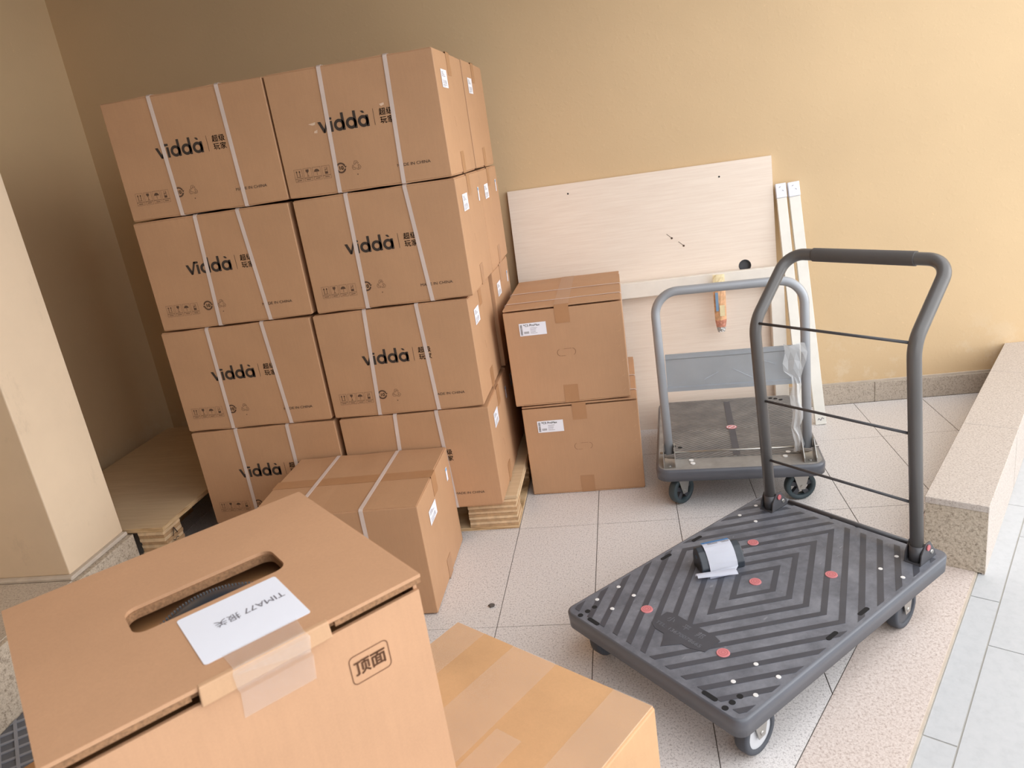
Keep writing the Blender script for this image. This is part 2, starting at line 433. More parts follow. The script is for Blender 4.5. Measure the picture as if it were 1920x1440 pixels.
# pavement outside
gp = [SC(-6, C2+0.001), SC(9, C2+0.001), SC(9, 9), SC(-6, 9)]
bm = BM(); prism(bm, gp, -0.12, -0.0072); pav = struct('pavement', bm, 'pave_joint', 'light grey paving slabs outside the porch')
def slab(s0, s1, c0, c1):
    bm = BM(); prism(bm, [SC(s0+.002, c0+.002), SC(s1-.002, c0+.002), SC(s1-.002, c1-.002), SC(s0+.002, c1-.002)], -0.0119, -0.0055+random.uniform(-.0006, .0006)); obj('paving_slab', bm, 'pavement_slab', pav)
for k in range(-2, 5): slab(1.538+0.603*(k-1), 1.538+0.603*k, C2+0.007, C3)
for r in range(0, 6):
    for k in range(-3, 6):
        s = 1.33+0.603*k+(0.3 if r % 2 else 0); slab(s, s+0.603, C3+0.6*r, C3+0.6*(r+1))
# kerb on the right: core, cap slabs, side and end panels
KL, KR, KS, KH = -0.424, -0.262, 2.263, 0.225
kerb = struct('trim_kerb', (lambda b: (prism(b, [SC(KS+.012, KL+.006), SC(4.2, KL+.006), SC(4.2, KR-.008), SC(KS+.012, KR-.008)], -0.005, KH-0.022), b)[1])(BM()), 'mortar', 'low granite kerb wall running from the trolley to the yellow wall')
def clipwall(p): return clip(p, 0, 1, WALL_Y)
for a, b in ((KS-0.004, 2.868), (2.868, 3.47), (3.47, 4.1)):
    p = clipwall([SC(a+.001, KL-.002), SC(b-.001, KL-.002), SC(b-.001, KR+.003), SC(a+.001, KR+.003)])
    bm = BM(); prism(bm, p, KH-0.021, KH); bevel(bm, 0.0015); obj('cap_slab', bm, 'curb_top_granite', kerb)
    p = clipwall([SC(a+.006, KR-.0075), SC(b-.001, KR-.0075), SC(b-.001, KR), SC(a+.006, KR)])
    bm = BM(); prism(bm, p, -0.005, KH-0.022); obj('side_panel', bm, 'curb_top_granite', kerb)
    p = clipwall([SC(a+.006, KL), SC(b-.001, KL), SC(b-.001, KL+.0055), SC(a+.006, KL+.0055)])
    bm = BM(); prism(bm, p, 0.0006, KH-0.022); obj('side_panel', bm, 'skirting_granite', kerb)
bm = BM(); prism(bm, [SC(KS, KL), SC(KS+.0115, KL), SC(KS+.0115, KR), SC(KS, KR)], 0.0008, KH-0.022); obj('end_panel', bm, 'rough_granite', kerb)

# ---------------------------------------------------------------- prints shared by the strapped cartons
def logo_mesh(bw):
    bm = BM(); k = 0.00107
    def S(p): return [(x*k, y*k) for x, y in p]
    flat(bm, S([(0, 33), (9.5, 33), (20, 8), (17, 0), (14, 0)]))
    flat(bm, S([(14, 0), (20.5, 0), (33.5, 32), (36, 41), (30, 41)]))
    flat(bm, S([(29.5, 38), (31, 42), (46, 41), (46, 35), (34, 34)])); rect(bm, 37.5*k, 46*k, 0, 31*k)
    for x0, top in ((50, 50), (88, 50), (126, 33)):
        ring(bm, (x0+17)*k, 16.5*k, 17*k, 8.3*k); rect(bm, (x0+25.7)*k, (x0+34.2)*k, 0, top*k)
    flat(bm, S([(138, 46), (146, 46), (151, 39), (144, 39)]))
    rect(bm, 0.1895, 0.1907, 0.0, 0.05)
    for ch, cx, cz in (('超', 0.2085, 0.0285), ('级', 0.2325, 0.0285), ('玩', 0.2085, 0.0035), ('家', 0.2325, 0.0035)): add_text(bm, ch, 0.0228, cx, cz, bold=0.00028)
    return bm
def icons_mesh():
    bm = BM(); w = 0.0006
    def frame(x0, x1, y0, y1):
        rect(bm, x0, x1, y0, y0+w); rect(bm, x0, x1, y1-w, y1); rect(bm, x0, x0+w, y0, y1); rect(bm, x1-w, x1, y0, y1)
    for i in range(4):
        x = i*0.0325; frame(x, x+0.0275, 0.011, 0.041); frame(x, x+0.0275, 0, 0.0105)
        rect(bm, x+0.006, x+0.0215, 0.0045, 0.0062)
        cx = x+0.0138
        if i == 0:
            for dx in (-0.005, 0.005):
                rect(bm, cx+dx-0.0008, cx+dx+0.0008, 0.018, 0.034); flat(bm, [(cx+dx-0.003, 0.031), (cx+dx+0.003, 0.031), (cx+dx, 0.037)])
            rect(bm, cx-0.008, cx+0.008, 0.0155, 0.0168)
        if i == 1:
            flat(bm, [(cx-0.005, 0.037), (cx-0.005, 0.031), (cx, 0.0255), (cx+0.005, 0.031), (cx+0.005, 0.037)]); rect(bm, cx-0.0007, cx+0.0007, 0.016, 0.026); rect(bm, cx-0.004, cx+0.004, 0.0148, 0.016)
        if i == 2:
            flat(bm, [(cx+0.009*math.cos(math.radians(a)), 0.026+0.009*math.sin(math.radians(a))) for a in range(0, 181, 15)]); rect(bm, cx-0.0006, cx+0.0006, 0.015, 0.026)
        if i == 3:
            rect(bm, cx-0.005, cx+0.005, 0.015, 0.022)
            frame(cx-0.005, cx+0.005, 0.0225, 0.029); frame(cx-0.005, cx+0.005, 0.0295, 0.036); stroke(bm, [(cx-0.005, 0.0225), (cx+0.005, 0.036)], 0.0007)
    cx, cy_ = 0.1635, 0.026
    ring(bm, cx, cy_, 0.0170, 0.0118, 20, 20, 165); ring(bm, cx, cy_, 0.0170, 0.0118, 20, 195, 345)
    flat(bm, [(cx+0.011, cy_+0.004), (cx+0.020, cy_+0.004), (cx+0.0155, cy_-0.002)]); flat(bm, [(cx-0.020, cy_-0.004), (cx-0.011, cy_-0.004), (cx-0.0155, cy_+0.002)])
    add_text(bm, '10', 0.017, cx, cy_-0.006, 'CENTER', 0.0004)
    cx = 0.216
    for a in (90, 210, 330):
        def R(p):
            c_, s_ = math.cos(math.radians(a-90)), math.sin(math.radians(a-90)); return (cx+p[0]*c_-p[1]*s_, cy_+p[0]*s_+p[1]*c_)
        pts = [R(p) for p in ((-0.0075, 0.006), (-0.004, 0.0155), (0.004, 0.0155), (0.009, 0.008), (0.005, 0.0065), (0.0015, 0.0115), (-0.0035, 0.0045), (-0.0075, 0.006))]
        stroke(bm, pts, 0.0009)
    flat(bm, disc(cx, -0.001, 0.002, 10))
    return bm
def origin_mesh():
    bm = BM(); add_text(bm, 'MADE IN CHINA', 0.0135, 0, 0, 'RIGHT', 0.0, 0.112); return bm
def print_on(bm, name, W, Dp, x, z):
    onface(bm, (x-W/2, -Dp/2, z), (1, 0, 0), (0, 0, 1), 0.0010); me = fmesh(bm, name); return me

def label_mesh(w, h, kind):
    bm = BM(); rect(bm, 0, w, 0, h)
    rnd = random.Random(len(kind)*7+3)
    if kind == 'end':         # the wide label of the two end-on cartons
        add_text(bm, '*C5 ProMax', 0.0125, 0.017, h-0.0135, bold=0.0004, mi=1)
        y = 0.004
        while y < h-0.006:
            d = rnd.choice((0.0006, 0.001, 0.0016)); rect(bm, 0.004, 0.012, y, y+d, 1, 0.0001); y += d+rnd.choice((0.0006, 0.0012))
        for k in range(5): rect(bm, 0.042, 0.068+rnd.uniform(-0.006, 0.004), 0.008+k*0.0052, 0.0092+k*0.0052, 2, 0.0001)
        for k in range(9): rect(bm, 0.0175+k*0.0022, 0.0185+k*0.0022, 0.008, 0.017, 1, 0.0001)
    else:
        for k in range(4): rect(bm, w*0.12, w*rnd.uniform(0.4, 0.85), h*(0.84-k*0.075), h*(0.87-k*0.075), 2, 0.0001)
        for k in range(12):
            x = w*(0.14+0.055*k); rect(bm, x, x+w*rnd.choice((0.015, 0.03)), h*0.2, h*0.42, 2, 0.0001)
        for k in range(2): rect(bm, w*0.12, w*rnd.uniform(0.5, 0.8), h*(0.14-k*0.07), h*(0.165-k*0.07), 2, 0.0001)
    return bm

HB = 0.3955
def ribbon(loop, width, axis_x, slant, th=0.0009):
    """strap: a closed band around the girth (y,z loop), at axis_x; slant shifts x with height"""
    bm = BM(); n = len(loop); rows = []
    cyy = sum(p[0] for p in loop)/n; czz = sum(p[1] for p in loop)/n
    for (y, z) in loop:
        d = Vector((y-cyy, z-czz)); o = Vector((math.copysign(th, d.x), math.copysign(th, d.y)))
        x = axis_x+slant*(z-czz)/HB
        rows.append([bm.verts.new((x-width/2, y, z)), bm.verts.new((x+width/2, y, z)), bm.verts.new((x+width/2, y+o.x, z+o.y)), bm.verts.new((x-width/2, y+o.x, z+o.y))])
    for i in range(n):
        A, B = rows[i], rows[(i+1) % n]
        for k in range(4): bm.faces.new((A[k], A[(k+1) % 4], B[(k+1) % 4], B[k]))
    return bm

def carton(label, W, Dp, loc, rotz=0, straps=(), prints=True, side_label=True, small_label=True, end_label=None, thin=False, group=None, tabs=True, mat='cardboard', H=HB, top_tape=True, handle=False):
    t = thing('shipping_carton', label, 'carton', loc, rotz, group)
    zb, zt = 0.006, H-(0.016 if handle else 0.0065)
    bm = BM(); box(bm, -W/2, W/2, -Dp/2, Dp/2, zb, zt); bevel(bm, 0.0022, 2)
    # a little bulge on the long faces
    bmesh.ops.subdivide_edges(bm, edges=[e for e in bm.edges if e.calc_length() > 0.2], cuts=4, use_grid_fill=True)
    rnd = random.Random(hash((round(loc[0], 3), round(loc[2], 3))) & 0xffff)
    amp = [rnd.uniform(0.0001, 0.0005) for _ in range(2)]
    for v in bm.verts:
        u, w_ = v.co.x/(W/2), (v.co.z-H/2)/(H/2); q = v.co.y/(Dp/2)
        if abs(q) > 0.985: v.co.y += math.copysign(amp[0], q)*max(0, 1-u*u)*max(0, 1-w_*w_)
        if abs(u) > 0.985: v.co.x += math.copysign(amp[1], u)*max(0, 1-q*q)*max(0, 1-w_*w_)
    for f in bm.faces: f.smooth = False
    obj('body', bm, mat, t)
    # closing flaps above and below, slightly inset and not quite even
    for z0, z1, s in ((H-0.0095 if handle else zt, H-0.0022, 1), (0.0012, zb, -1)):
        for sy_ in (-1, 1):
            bm = BM(); i0, i1 = (0.0, 0.0) if handle else (rnd.uniform(0.002, 0.006), rnd.uniform(0.002, 0.006))
            y_in, y_out = sy_*0.0012, sy_*(Dp/2-0.0025)
            n = 7; top = []
            xs_ = [-W/2+i0+(W-i0-i1)*j/n for j in range(n+1)]
            lo = [bm.verts.new((x, y_out+rnd.uniform(-0.0012, 0.0012), z0 if s > 0 else z1)) for x in xs_]; li = [bm.verts.new((x, y_in, z0 if s > 0 else z1)) for x in xs_]
            e = z1 if s > 0 else z0
            ho = [bm.verts.new((v.co.x, v.co.y, e-s*rnd.uniform(0.0008, 0.0032)*(0 if j in (2, 5) else 1))) for j, v in enumerate(lo)]; hi = [bm.verts.new((v.co.x, v.co.y, e)) for v in li]
            for j in range(n):
                bm.faces.new((ho[j], ho[j+1], hi[j+1], hi[j])); bm.faces.new((lo[j], lo[j+1], ho[j+1], ho[j])); bm.faces.new((li[j], li[j+1], hi[j+1], hi[j])); bm.faces.new((lo[j], lo[j+1], li[j+1], li[j]))
            for j in (0, n): bm.faces.new((lo[j], ho[j], hi[j], li[j]))
            obj('flap', bm, mat, t)
    if tabs:   # brown tape over the seams, ends folded down the short sides
        th = 0.0006; tw = 0.028; dn = 0.075
        if top_tape:
            bm = BM(); box(bm, -W/2-0.0012, W/2+0.0012, -tw, tw, H-0.0020, H-0.0014); obj('sealing_tape', bm, 'brown_tape', t)
        for s in (-1, 1):
            if s < 0 and rotz == 0: continue
            x = s*(W/2+0.0006)
            for za, zc in ((H-dn, H-0.0015), (0.0015, dn)):
                bm = BM(); box(bm, min(x, x+s*th), max(x, x+s*th), -tw, tw, za, zc); obj('tape_end', bm, 'brown_tape', t)
    wd = 0.006 if thin else 0.0135
    r = 0.004
    loop = [(-Dp/2-0.0014, r), (-Dp/2-0.0014, zt-r), (-Dp/2-0.0014, H-0.006), (-Dp/2+0.006, H-0.0012), (Dp/2-0.006, H-0.0012), (Dp/2+0.0014, H-0.006), (Dp/2+0.0014, r), (Dp/2-0.006, 0.001), (-Dp/2+0.006, 0.001)]
    for (xs_, sl) in straps: obj('strap', ribbon(loop, wd, xs_, sl), 'strap_white', t)
    k = W/0.562
    if prints:
        obj('logo_print', print_on(logo_mesh(0), 'logo', W, Dp, 0.149*k, zb+0.187), 'ink_black', t)
        obj('handling_icons', print_on(icons_mesh(), 'icons', W, Dp, 0.033*k, zb+0.047), 'ink_grey' if not prints == 2 else 'ink_black', t)
        obj('origin_print', print_on(origin_mesh(), 'origin', W, Dp, 0.5*k, zb+0.05), 'ink_black', t)
    if side_label:
        bm = label_mesh(0.088, 0.056, 'side'); onface(bm, (W/2, -Dp/2+0.075, H-0.118), (0, 1, 0), (0, 0, 1), 0.0013); obj('shipping_label', fmesh(bm, 'shipping_label'), ['paper_white', 'ink_black', 'print_grey'], t)
    if small_label:
        bm = BM(); rect(bm, 0, 0.02, 0, 0.05); rect(bm, 0.002, 0.018, 0.038, 0.047, 1, 0.0001); onface(bm, (W/2, Dp/2-0.07, H-0.11), (0, 1, 0), (0, 0, 1), 0.0013); obj('small_label', fmesh(bm, 'small_label'), ['paper_white', 'print_blue'], t)
    if end_label:
        y0, z0 = end_label
        bm = label_mesh(0.105, 0.05, 'end'); onface(bm, (W/2, y0, z0), (0, 1, 0), (0, 0, 1), 0.0013); obj('shipping_label', fmesh(bm, 'end_label'), ['paper_white', 'ink_black', 'print_grey'], t)
    if handle:
        bm = BM()
        for a0 in (110, -70):
            cx = -0.022 if a0 == 110 else 0.022
            ring(bm, cx, 0, 0.0145, 0.0132, 10, a0, a0+150)
        stroke(bm, [(-0.022, -0.0138), (-0.004, -0.0138)], 0.0010); stroke(bm, [(-0.01, 0.0138), (0.02, 0.0138)], 0.0010)
        onface(bm, (W/2, 0, H*0.52), (0, 1, 0), (0, 0, 1), 0.0010); obj('handle_perforation', fmesh(bm, 'handle_perforation'), 'ink_brown', t)
        bm = BM()
        for q in range(6):
            z = 0.035+q*0.06; y = Dp/2-0.018+0.004*((q*7) % 3-1)
            stroke(bm, [(y-0.004, z-0.004), (y+0.002, z-0.002), (y+0.005, z+0.005)], 0.0015)
        onface(bm, (W/2, 0, 0), (0, 1, 0), (0, 0, 1), 0.0010); obj('staples', fmesh(bm, 'staples'), 'cardboard_edge', t)
    elif side_label:
        bm = BM(); stroke(bm, [(0.19, 0.19), (0.195, 0.175), (0.2, 0.158)], 0.0016)
        onface(bm, (W/2, -Dp/2, 0), (0, 1, 0), (0, 0, 1), 0.0010); obj('handle_slit', fmesh(bm, 'handle_slit'), 'ink_brown', t)
    return t

PZ = 0.137
# strapped stack on the pallet, front row: (x_left, x_right) at the front plane, top row first
FRONT_Y, DEP = 2.45, 0.445
right_col = [(-1.083, -0.524, 'topmost', ((-0.900, 0.013), (-0.680, 0.011))), (-1.079, -0.518, 'second from the top', ((-0.892, 0.002), (-0.675, -0.028))),
             (-1.102, -0.541, 'third from the top', ((-0.919, 0.019), (-0.715, -0.015))), (-1.091, -0.530, 'lowest, resting on the pallet', ((-0.885, 0.02), (-0.714, -0.015)))]
left_col = [(-1.669, -1.090, 'topmost', ((-1.486, -0.01), (-1.244, -0.006))), (-1.676, -1.098, 'second from the top', ((-1.444, 0.012), (-1.270, -0.025))),
            (-1.693, -1.116, 'third from the top', ((-1.510, -0.001), (-1.287, -0.022))), (-1.690, -1.112, 'lowest, behind the loose carton', ((-1.507, 0.002), (-1.297, 0.0)))]
G1 = 'strapped cartons stacked on the pallet'
for side, colm in (('right', right_col), ('left', left_col)):
    for i, (xa, xb, word, st) in enumerate(colm):
        row = 3-i; xc = (xa+xb)/2
        lab = {('right', 0): 'topmost strapped carton in the right column of the tall stack', ('right', 1): 'strapped carton second from the top in the right column of the stack',
               ('right', 2): 'strapped carton third from the top in the right column of the stack', ('right', 3): 'lowest strapped carton in the right column, resting on the pallet',
               ('left', 0): 'topmost strapped carton in the left column, nearest the pillar', ('left', 1): 'strapped carton second from the top in the left column of the stack',
               ('left', 2): 'strapped carton third from the top in the left column of the stack', ('left', 3): 'lowest strapped carton in the left column, half hidden by the loose carton'}[(side, i)]
        carton(lab, xb-xa, DEP, (xc, FRONT_Y+DEP/2, PZ+HB*row), 0, [(s-xc, sl) for s, sl in st], group=G1, small_label=(side == 'right' and i in (1, 3)), side_label=(side == 'right'), top_tape=(i == 0))
top_right = [o for o in C.objects if o.get('label') == 'topmost strapped carton in the right column of the tall stack'][0]
for pts in ([(-0.163, 0.226), (-0.138, 0.230), (-0.141, 0.222), (-0.150, 0.221)], [(-0.147, 0.203), (-0.136, 0.206), (-0.138, 0.196), (-0.149, 0.197)], [(0.083, 0.253), (0.098, 0.256), (0.099, 0.250), (0.088, 0.246)]):
    bm = BM(); flat(bm, pts); onface(bm, (0, -DEP/2, 0), (1, 0, 0), (0, 0, 1), 0.0013); obj('torn_patch', fmesh(bm, 'torn_patch'), 'cardboard_torn', top_right)
back = [(-1.075, -0.523, 'topmost strapped carton of the rear row, against the yellow wall'), (-1.073, -0.520, 'rear-row carton second from the top, beside the leaning board'),
        (-1.080, -0.527, 'rear-row carton third from the top, set out beyond the front carton'), (-1.085, -0.533, 'lowest rear-row carton, behind the two end-on cartons')]
for i, (xa, xb, lab) in enumerate(back):
    xc = (xa+xb)/2
    carton(lab, xb-xa, 0.43, (xc, 2.912+0.215, PZ+HB*(3-i)), 0, [(-0.1, 0), (0.12, 0)], prints=False, group=G1, top_tape=(i == 0), small_label=(i in (1, 2)))

# loose carton in front of the stack and the two end-on cartons
tl = carton('loose strapped carton on the floor in front of the stack', 0.562, 0.457, (-0.984, 1.982+0.2285, 0.0), math.radians(0.8), [(-0.127, 0), (0.1, 0)], prints=False, side_label=False, small_label=True)
bm = label_mesh(0.095, 0.05, 'side'); onface(bm, (0.281, -0.125, 0.265), (0, 1, 0), (0, 0, 1), 0.0013); obj('shipping_label', fmesh(bm, 'shipping_label'), ['paper_white', 'ink_black', 'print_grey'], tl)
G2 = 'end-on cartons beside the stack'
carton('lower of two end-on cartons, standing on the floor', 0.556, 0.460, (-0.236, 2.782+0.278, 0.0), -math.pi/2, [(0.185, 0), (0.0, 0)], prints=False, side_label=False, small_label=False, end_label=(-0.175, 0.278), thin=True, group=G2, handle=True, H=0.397)
carton('upper of two end-on cartons, set slightly left', 0.556, 0.456, (-0.259, 2.780+0.278, 0.3972), -math.pi/2+0.006, [(0.185, 0), (0.0, 0)], prints=False, side_label=False, small_label=False, end_label=(-0.171, 0.290), thin=True, group=G2, handle=True, H=0.402)

# ---------------------------------------------------------------- foreground cartons
E_, F_ = Vector((math.cos(math.radians(-33)), math.sin(math.radians(-33)))), Vector((math.cos(math.radians(-123)), math.sin(math.radians(-123))))
R0 = Vector((-0.456, 1.414))
def flat_carton(name, label, corner, w, l, h, mat, tapes):
    c = corner+E_*w/2+F_*l/2
    t = thing(name, label, 'carton', (c.x, c.y, 0), math.radians(-33))
    bm = BM(); box(bm, -w/2, w/2, -l/2, l/2, 0, h-0.004); bevel(bm, 0.004, 2); obj('body', bm, mat, t)
    for s in (-1, 1):
        bm = BM(); box(bm, -w/2+0.003, w/2-0.003, min(s*0.001, s*(l/2-0.002)), max(s*0.001, s*(l/2-0.002)), h-0.004, h); bevel(bm, 0.0012, 1); obj('flap', bm, mat, t)
    for (x0, x1, y0, y1) in tapes:
        bm = BM(); box(bm, x0, x1, y0, y1, h+0.0003, h+0.0007); obj('clear_tape', bm, 'clear_film', t)
    return t
flat_carton('long_carton', 'tan carton with clear tape bands, under the retail box', R0, 0.516, 0.90, 0.385, 'cardboard_tan',
            [(-0.255, -0.17, -0.1, 0.449), (-0.085, 0.03, 0.1, 0.449), (0.17, 0.256, 0.02, 0.449), (0.04, 0.10, -0.449, 0.25)])
CB = Vector((-1.264, 1.061))+(-F_)*0.08
flat_carton('side_carton', 'dull brown carton at the lower left corner, beside the grid mat', CB, 0.47, 0.6, 0.36, 'cardboard_dark', [])

# retail box with carry slot
TA_ = math.radians(45.5); TC = (-0.588, 0.784)
ZB, ZT = 0.3862, 0.900
rb = thing('retail_box', 'brown box with carry slot and white paper label, nearest the camera', 'box', (TC[0], TC[1], ZB), TA_)
W, Dp, Hh = 0.426, 0.384, ZT-ZB
th = 0.005; lipz = Hh-0.023
bm = BM()
box(bm, -W/2, W/2, -Dp/2, -Dp/2+th, 0, lipz); box(bm, -W/2, W/2, Dp/2-th, Dp/2, 0, Hh-0.006)
box(bm, -W/2, -W/2+th, -Dp/2+th, Dp/2-th, 0, Hh-0.012); box(bm, W/2-th, W/2, -Dp/2+th, Dp/2-th, 0, Hh-0.012); box(bm, -W/2+th, W/2-th, -Dp/2+th, Dp/2-th, 0, th)
obj('body', bm, 'cardboard_retail', rb)
slot = rrect(-0.094, 0.104, -0.03, 0.043, 0.017)
def plate_with_hole(outer, hole, z0, z1):
    bm = BM(); es = []
    for lp in (outer, hole):
        v = [bm.verts.new((*p, z1)) for p in lp]; es += [bm.edges.new((v[i], v[(i+1) % len(v)])) for i in range(len(v))]
    bmesh.ops.triangle_fill(bm, use_beauty=True, use_dissolve=False, edges=es)
    ex = bmesh.ops.extrude_face_region(bm, geom=list(bm.faces))
    for v in ex['geom']:
        if isinstance(v, bmesh.types.BMVert): v.co.z = z0
    return bm
lid = obj('lid', plate_with_hole([(-W/2-0.004, -Dp/2-0.002), (W/2+0.004, -Dp/2-0.004), (W/2+0.001, Dp/2+0.002), (-W/2-0.006, Dp/2+0.002)], slot, Hh-0.005, Hh), 'cardboard_retail', rb)
obj('inner_panel', plate_with_hole(rrect(-W/2+0.008, W/2-0.008, -Dp/2+0.008, Dp/2-0.01, 0.004, 1), [(x*1.0, y*1.0-0.002) for x, y in slot], Hh-0.0165, Hh-0.0055), 'corrugated_core', rb)
bm = BM(); box(bm, -W/2+0.008, W/2-0.008, -Dp/2+0.01, Dp/2-0.01, Hh-0.046, Hh-0.040); obj('inner_flap', bm, 'cardboard_dark', rb)
bm = BM(); box(bm, -W/2-0.003, -0.073, -Dp/2-0.0025, -Dp/2+0.004, Hh-0.0125, Hh-0.0055); obj('lid_edge', bm, 'corrugated_core', rb)
bm = BM(); box(bm, 0.096, W/2+0.003, -Dp/2-0.0035, -Dp/2+0.004, Hh-0.0125, Hh-0.0055); obj('lid_edge', bm, 'corrugated_core', rb)
bm = BM()   # tuck tab folded down over the front
hexa(bm, [(-0.066, -Dp/2-0.007, Hh-0.024), (0.089, -Dp/2-0.007, Hh-0.022), (0.089, -Dp/2-0.003, Hh-0.022), (-0.066, -Dp/2-0.003, Hh-0.024), (-0.064, -Dp/2-0.006, Hh+0.0005), (0.088, -Dp/2-0.006, Hh+0.0005), (0.088, -Dp/2+0.002, Hh+0.0008), (-0.064, -Dp/2+0.002, Hh+0.0008)])
bevel(bm, 0.0015, 2); obj('tuck_tab', bm, 'cardboard_edge', rb)
bm = BM()   # clear tape over the tab
prof = [(-Dp/2+0.03, Hh+0.0012), (-Dp/2-0.004, Hh+0.0018), (-Dp/2-0.0085, Hh-0.004), (-Dp/2-0.009, Hh-0.024), (-Dp/2-0.0022, Hh-0.034), (-Dp/2-0.0015, Hh-0.066)]
L_ = [(bm.verts.new((-0.027+0.002*math.sin(i*2), y, z)), bm.verts.new((0.061+0.002*math.cos(i*3), y, z))) for i, (y, z) in enumerate(prof)]
for a, b in zip(L_, L_[1:]): bm.faces.new((a[0], a[1], b[1], b[0]))
bmesh.ops.solidify(bm, geom=list(bm.faces), thickness=0.0005); obj('clear_tape', bm, 'gloss_film', rb)
# carry handle: an arched strap with a ribbed edge seen through the slot
bm = BM(); n = 22; rows = []
for i in range(n+1):
    f = i/n; x = -0.088+0.178*f; s = math.sin(math.pi*f)**0.6; z = Hh-0.034+0.026*s
    wdt = 0.004+0.020*s; yc = -0.024+0.014*s
    rows.append([bm.verts.new((x, yc-wdt, z-0.002)), bm.verts.new((x, yc-wdt*0.4, z+0.003*s)), bm.verts.new((x, yc+wdt*0.5, z+0.003*s)), bm.verts.new((x, yc+wdt, z-0.003)), bm.verts.new((x, yc, z-0.007))])
for A, B in zip(rows, rows[1:]):
    for k in range(5): bm.faces.new((A[k], A[(k+1) % 5], B[(k+1) % 5], B[k])).smooth = True
bm.faces.new(rows[0]); bm.faces.new(rows[-1][::-1])
hd = obj('carry_handle', bm, 'device_black', rb)
bm = BM()
for i in range(3, n*2-3):
    f = i/(n*2); x = -0.088+0.178*f; s = math.sin(math.pi*f)**0.6
    box(bm, x-0.0012, x+0.0012, -0.024+0.014*s+0.003+0.019*s, -0.024+0.014*s+0.005+0.021*s, Hh-0.0375+0.026*s, Hh-0.0335+0.026*s)
obj('ribbed_edge', bm, 'device_gloss', hd)
bm = BM(); prism(bm, rrect(-0.047, 0.0815, -0.163, -0.0415, 0.004, 3), Hh+0.0004, Hh+0.0008)
pl = obj('paper_label', bm, 'paper_white', rb)
bm = BM(); add_text(bm, 'TIMA77 报关', 0.0175, 0, 0, 'LEFT', 0.0, 0.088); onface(bm, (0.074, -0.088, Hh+0.0008), (-1, 0, 0), (0, -1, 0), 0.0004); obj('label_text', fmesh(bm, 'label_text'), 'print_grey', pl)
bm = BM()
A_ = rrect(0, 0.055, 0, 0.041, 0.007, 4); B_ = rrect(0.0013, 0.0537, 0.0013, 0.0397, 0.006, 4)
for i in range(len(A_)):
    j = (i+1) % len(A_); flat(bm, [A_[i], A_[j], B_[j], B_[i]])
add_text(bm, '顶面', 0.0225, 0.0275, 0.013, 'CENTER', 0.0006)
onface(bm, (0.101, -Dp/2, Hh-0.106), (1, 0, 0), (0, 0, 1), 0.0006); obj('side_print', fmesh(bm, 'side_print'), 'ink_brown', rb)

# grey grid mat on the floor beside the plinth
mt = thing('grid_mat', 'grey plastic grid mat on the floor at the lower left', 'mat', (-1.60, 1.16, 0.0005))
bm = BM(); prism(bm, [(-0.295, -0.3), (0.05, -0.3), (0.05, 0.47), (-0.295, 0.47)], 0, 0.003); obj('backing', bm, 'mat_dark', mt)
def gridline(a, b, top):
    bm = BM(); p, q = Vector(a), Vector(b); d = (q-p).normalized(); n_ = Vector((-d.y, d.x))*0.0045
    poly_ = [tuple(p-n_), tuple(q-n_), tuple(q+n_), tuple(p+n_)]
    for (nx, ny, c) in ((-1, 0, 0.293), (1, 0, 0.048), (0, -1, 0.298), (0, 1, 0.468)):
        poly_ = clip(poly_, nx, ny, c)
        if len(poly_) < 3: bm.free(); return
    prism(bm, poly_, 0.0032, top); obj('rib', bm, 'mat_grey', mt)
for k in range(-16, 17):
    for ang_ in (-47, 34):
        d = Vector((math.cos(math.radians(ang_)), math.sin(math.radians(ang_)))); n_ = Vector((-d.y, d.x)); o = Vector((-0.12, 0.08))+n_*k*0.043
        gridline(tuple(o-d*0.8), tuple(o+d*0.8), 0.0072 if ang_ < 0 else 0.0063)

# ---------------------------------------------------------------- pallets
def ply_block(parent, x0, x1, y0, y1, z0, z1, layers):
    b = None
    for k in range(layers):
        bm = BM(); o = random.uniform(-0.0025, 0.0025); h_ = (z1-z0)/layers
        box(bm, x0+o, x1+o, y0+random.uniform(-0.002, 0.002), y1, z0+h_*k, z0+h_*(k+1)-0.0008)
        obj('ply_layer', bm, 'ply_layer_light' if k % 2 else 'ply_layer_dark', parent)
pal = thing('plywood_pallet', 'plywood pallet carrying the strapped carton stack', 'pallet', (0, 0, 0))
bm = BM(); box(bm, -1.69, -0.497, 2.515, 3.40, 0.0006, 0.013); obj('base_board', bm, 'plywood_edge', pal)
bm = BM(); box(bm, -1.69, -0.488, 2.52, 3.40, PZ-0.014, PZ-0.0003); bevel(bm, 0.001); obj('deck_board', bm, 'plywood_top', pal)
for (xa, xb) in ((-0.685, -0.495), (-1.19, -1.0), (-1.69, -1.5)):
    for (ya, yb) in ((2.518, 2.62), (2.9, 3.0), (3.28, 3.38)): ply_block(pal, xa, xb, ya, yb, 0.0135, PZ-0.0145, 10)
bm = BM(); box(bm, -0.53, -0.487, 2.56, 3.38, PZ-0.0145-0.012, PZ-0.0143); obj('edge_strip', bm, 'ply_layer_light', pal)
lp_ = thing('plywood_pallet', 'empty plywood pallet in the dark corner behind the cream pillar', 'pallet', (-1.781, 2.256, 0), math.radians(-1.5))
bm = BM(); box(bm, -0.70, 0, 0.0, 1.10, 0.222, 0.24); bevel(bm, 0.001); obj('deck_board', bm, 'plywood_top', lp_)
bm = BM(); box(bm, -0.70, 0.0005, -0.0005, 0.0015, 0.2225, 0.2395); box(bm, -0.002, 0.0012, 0.0, 1.1, 0.2225, 0.2395); obj('deck_edge', bm, 'plywood_edge', lp_)
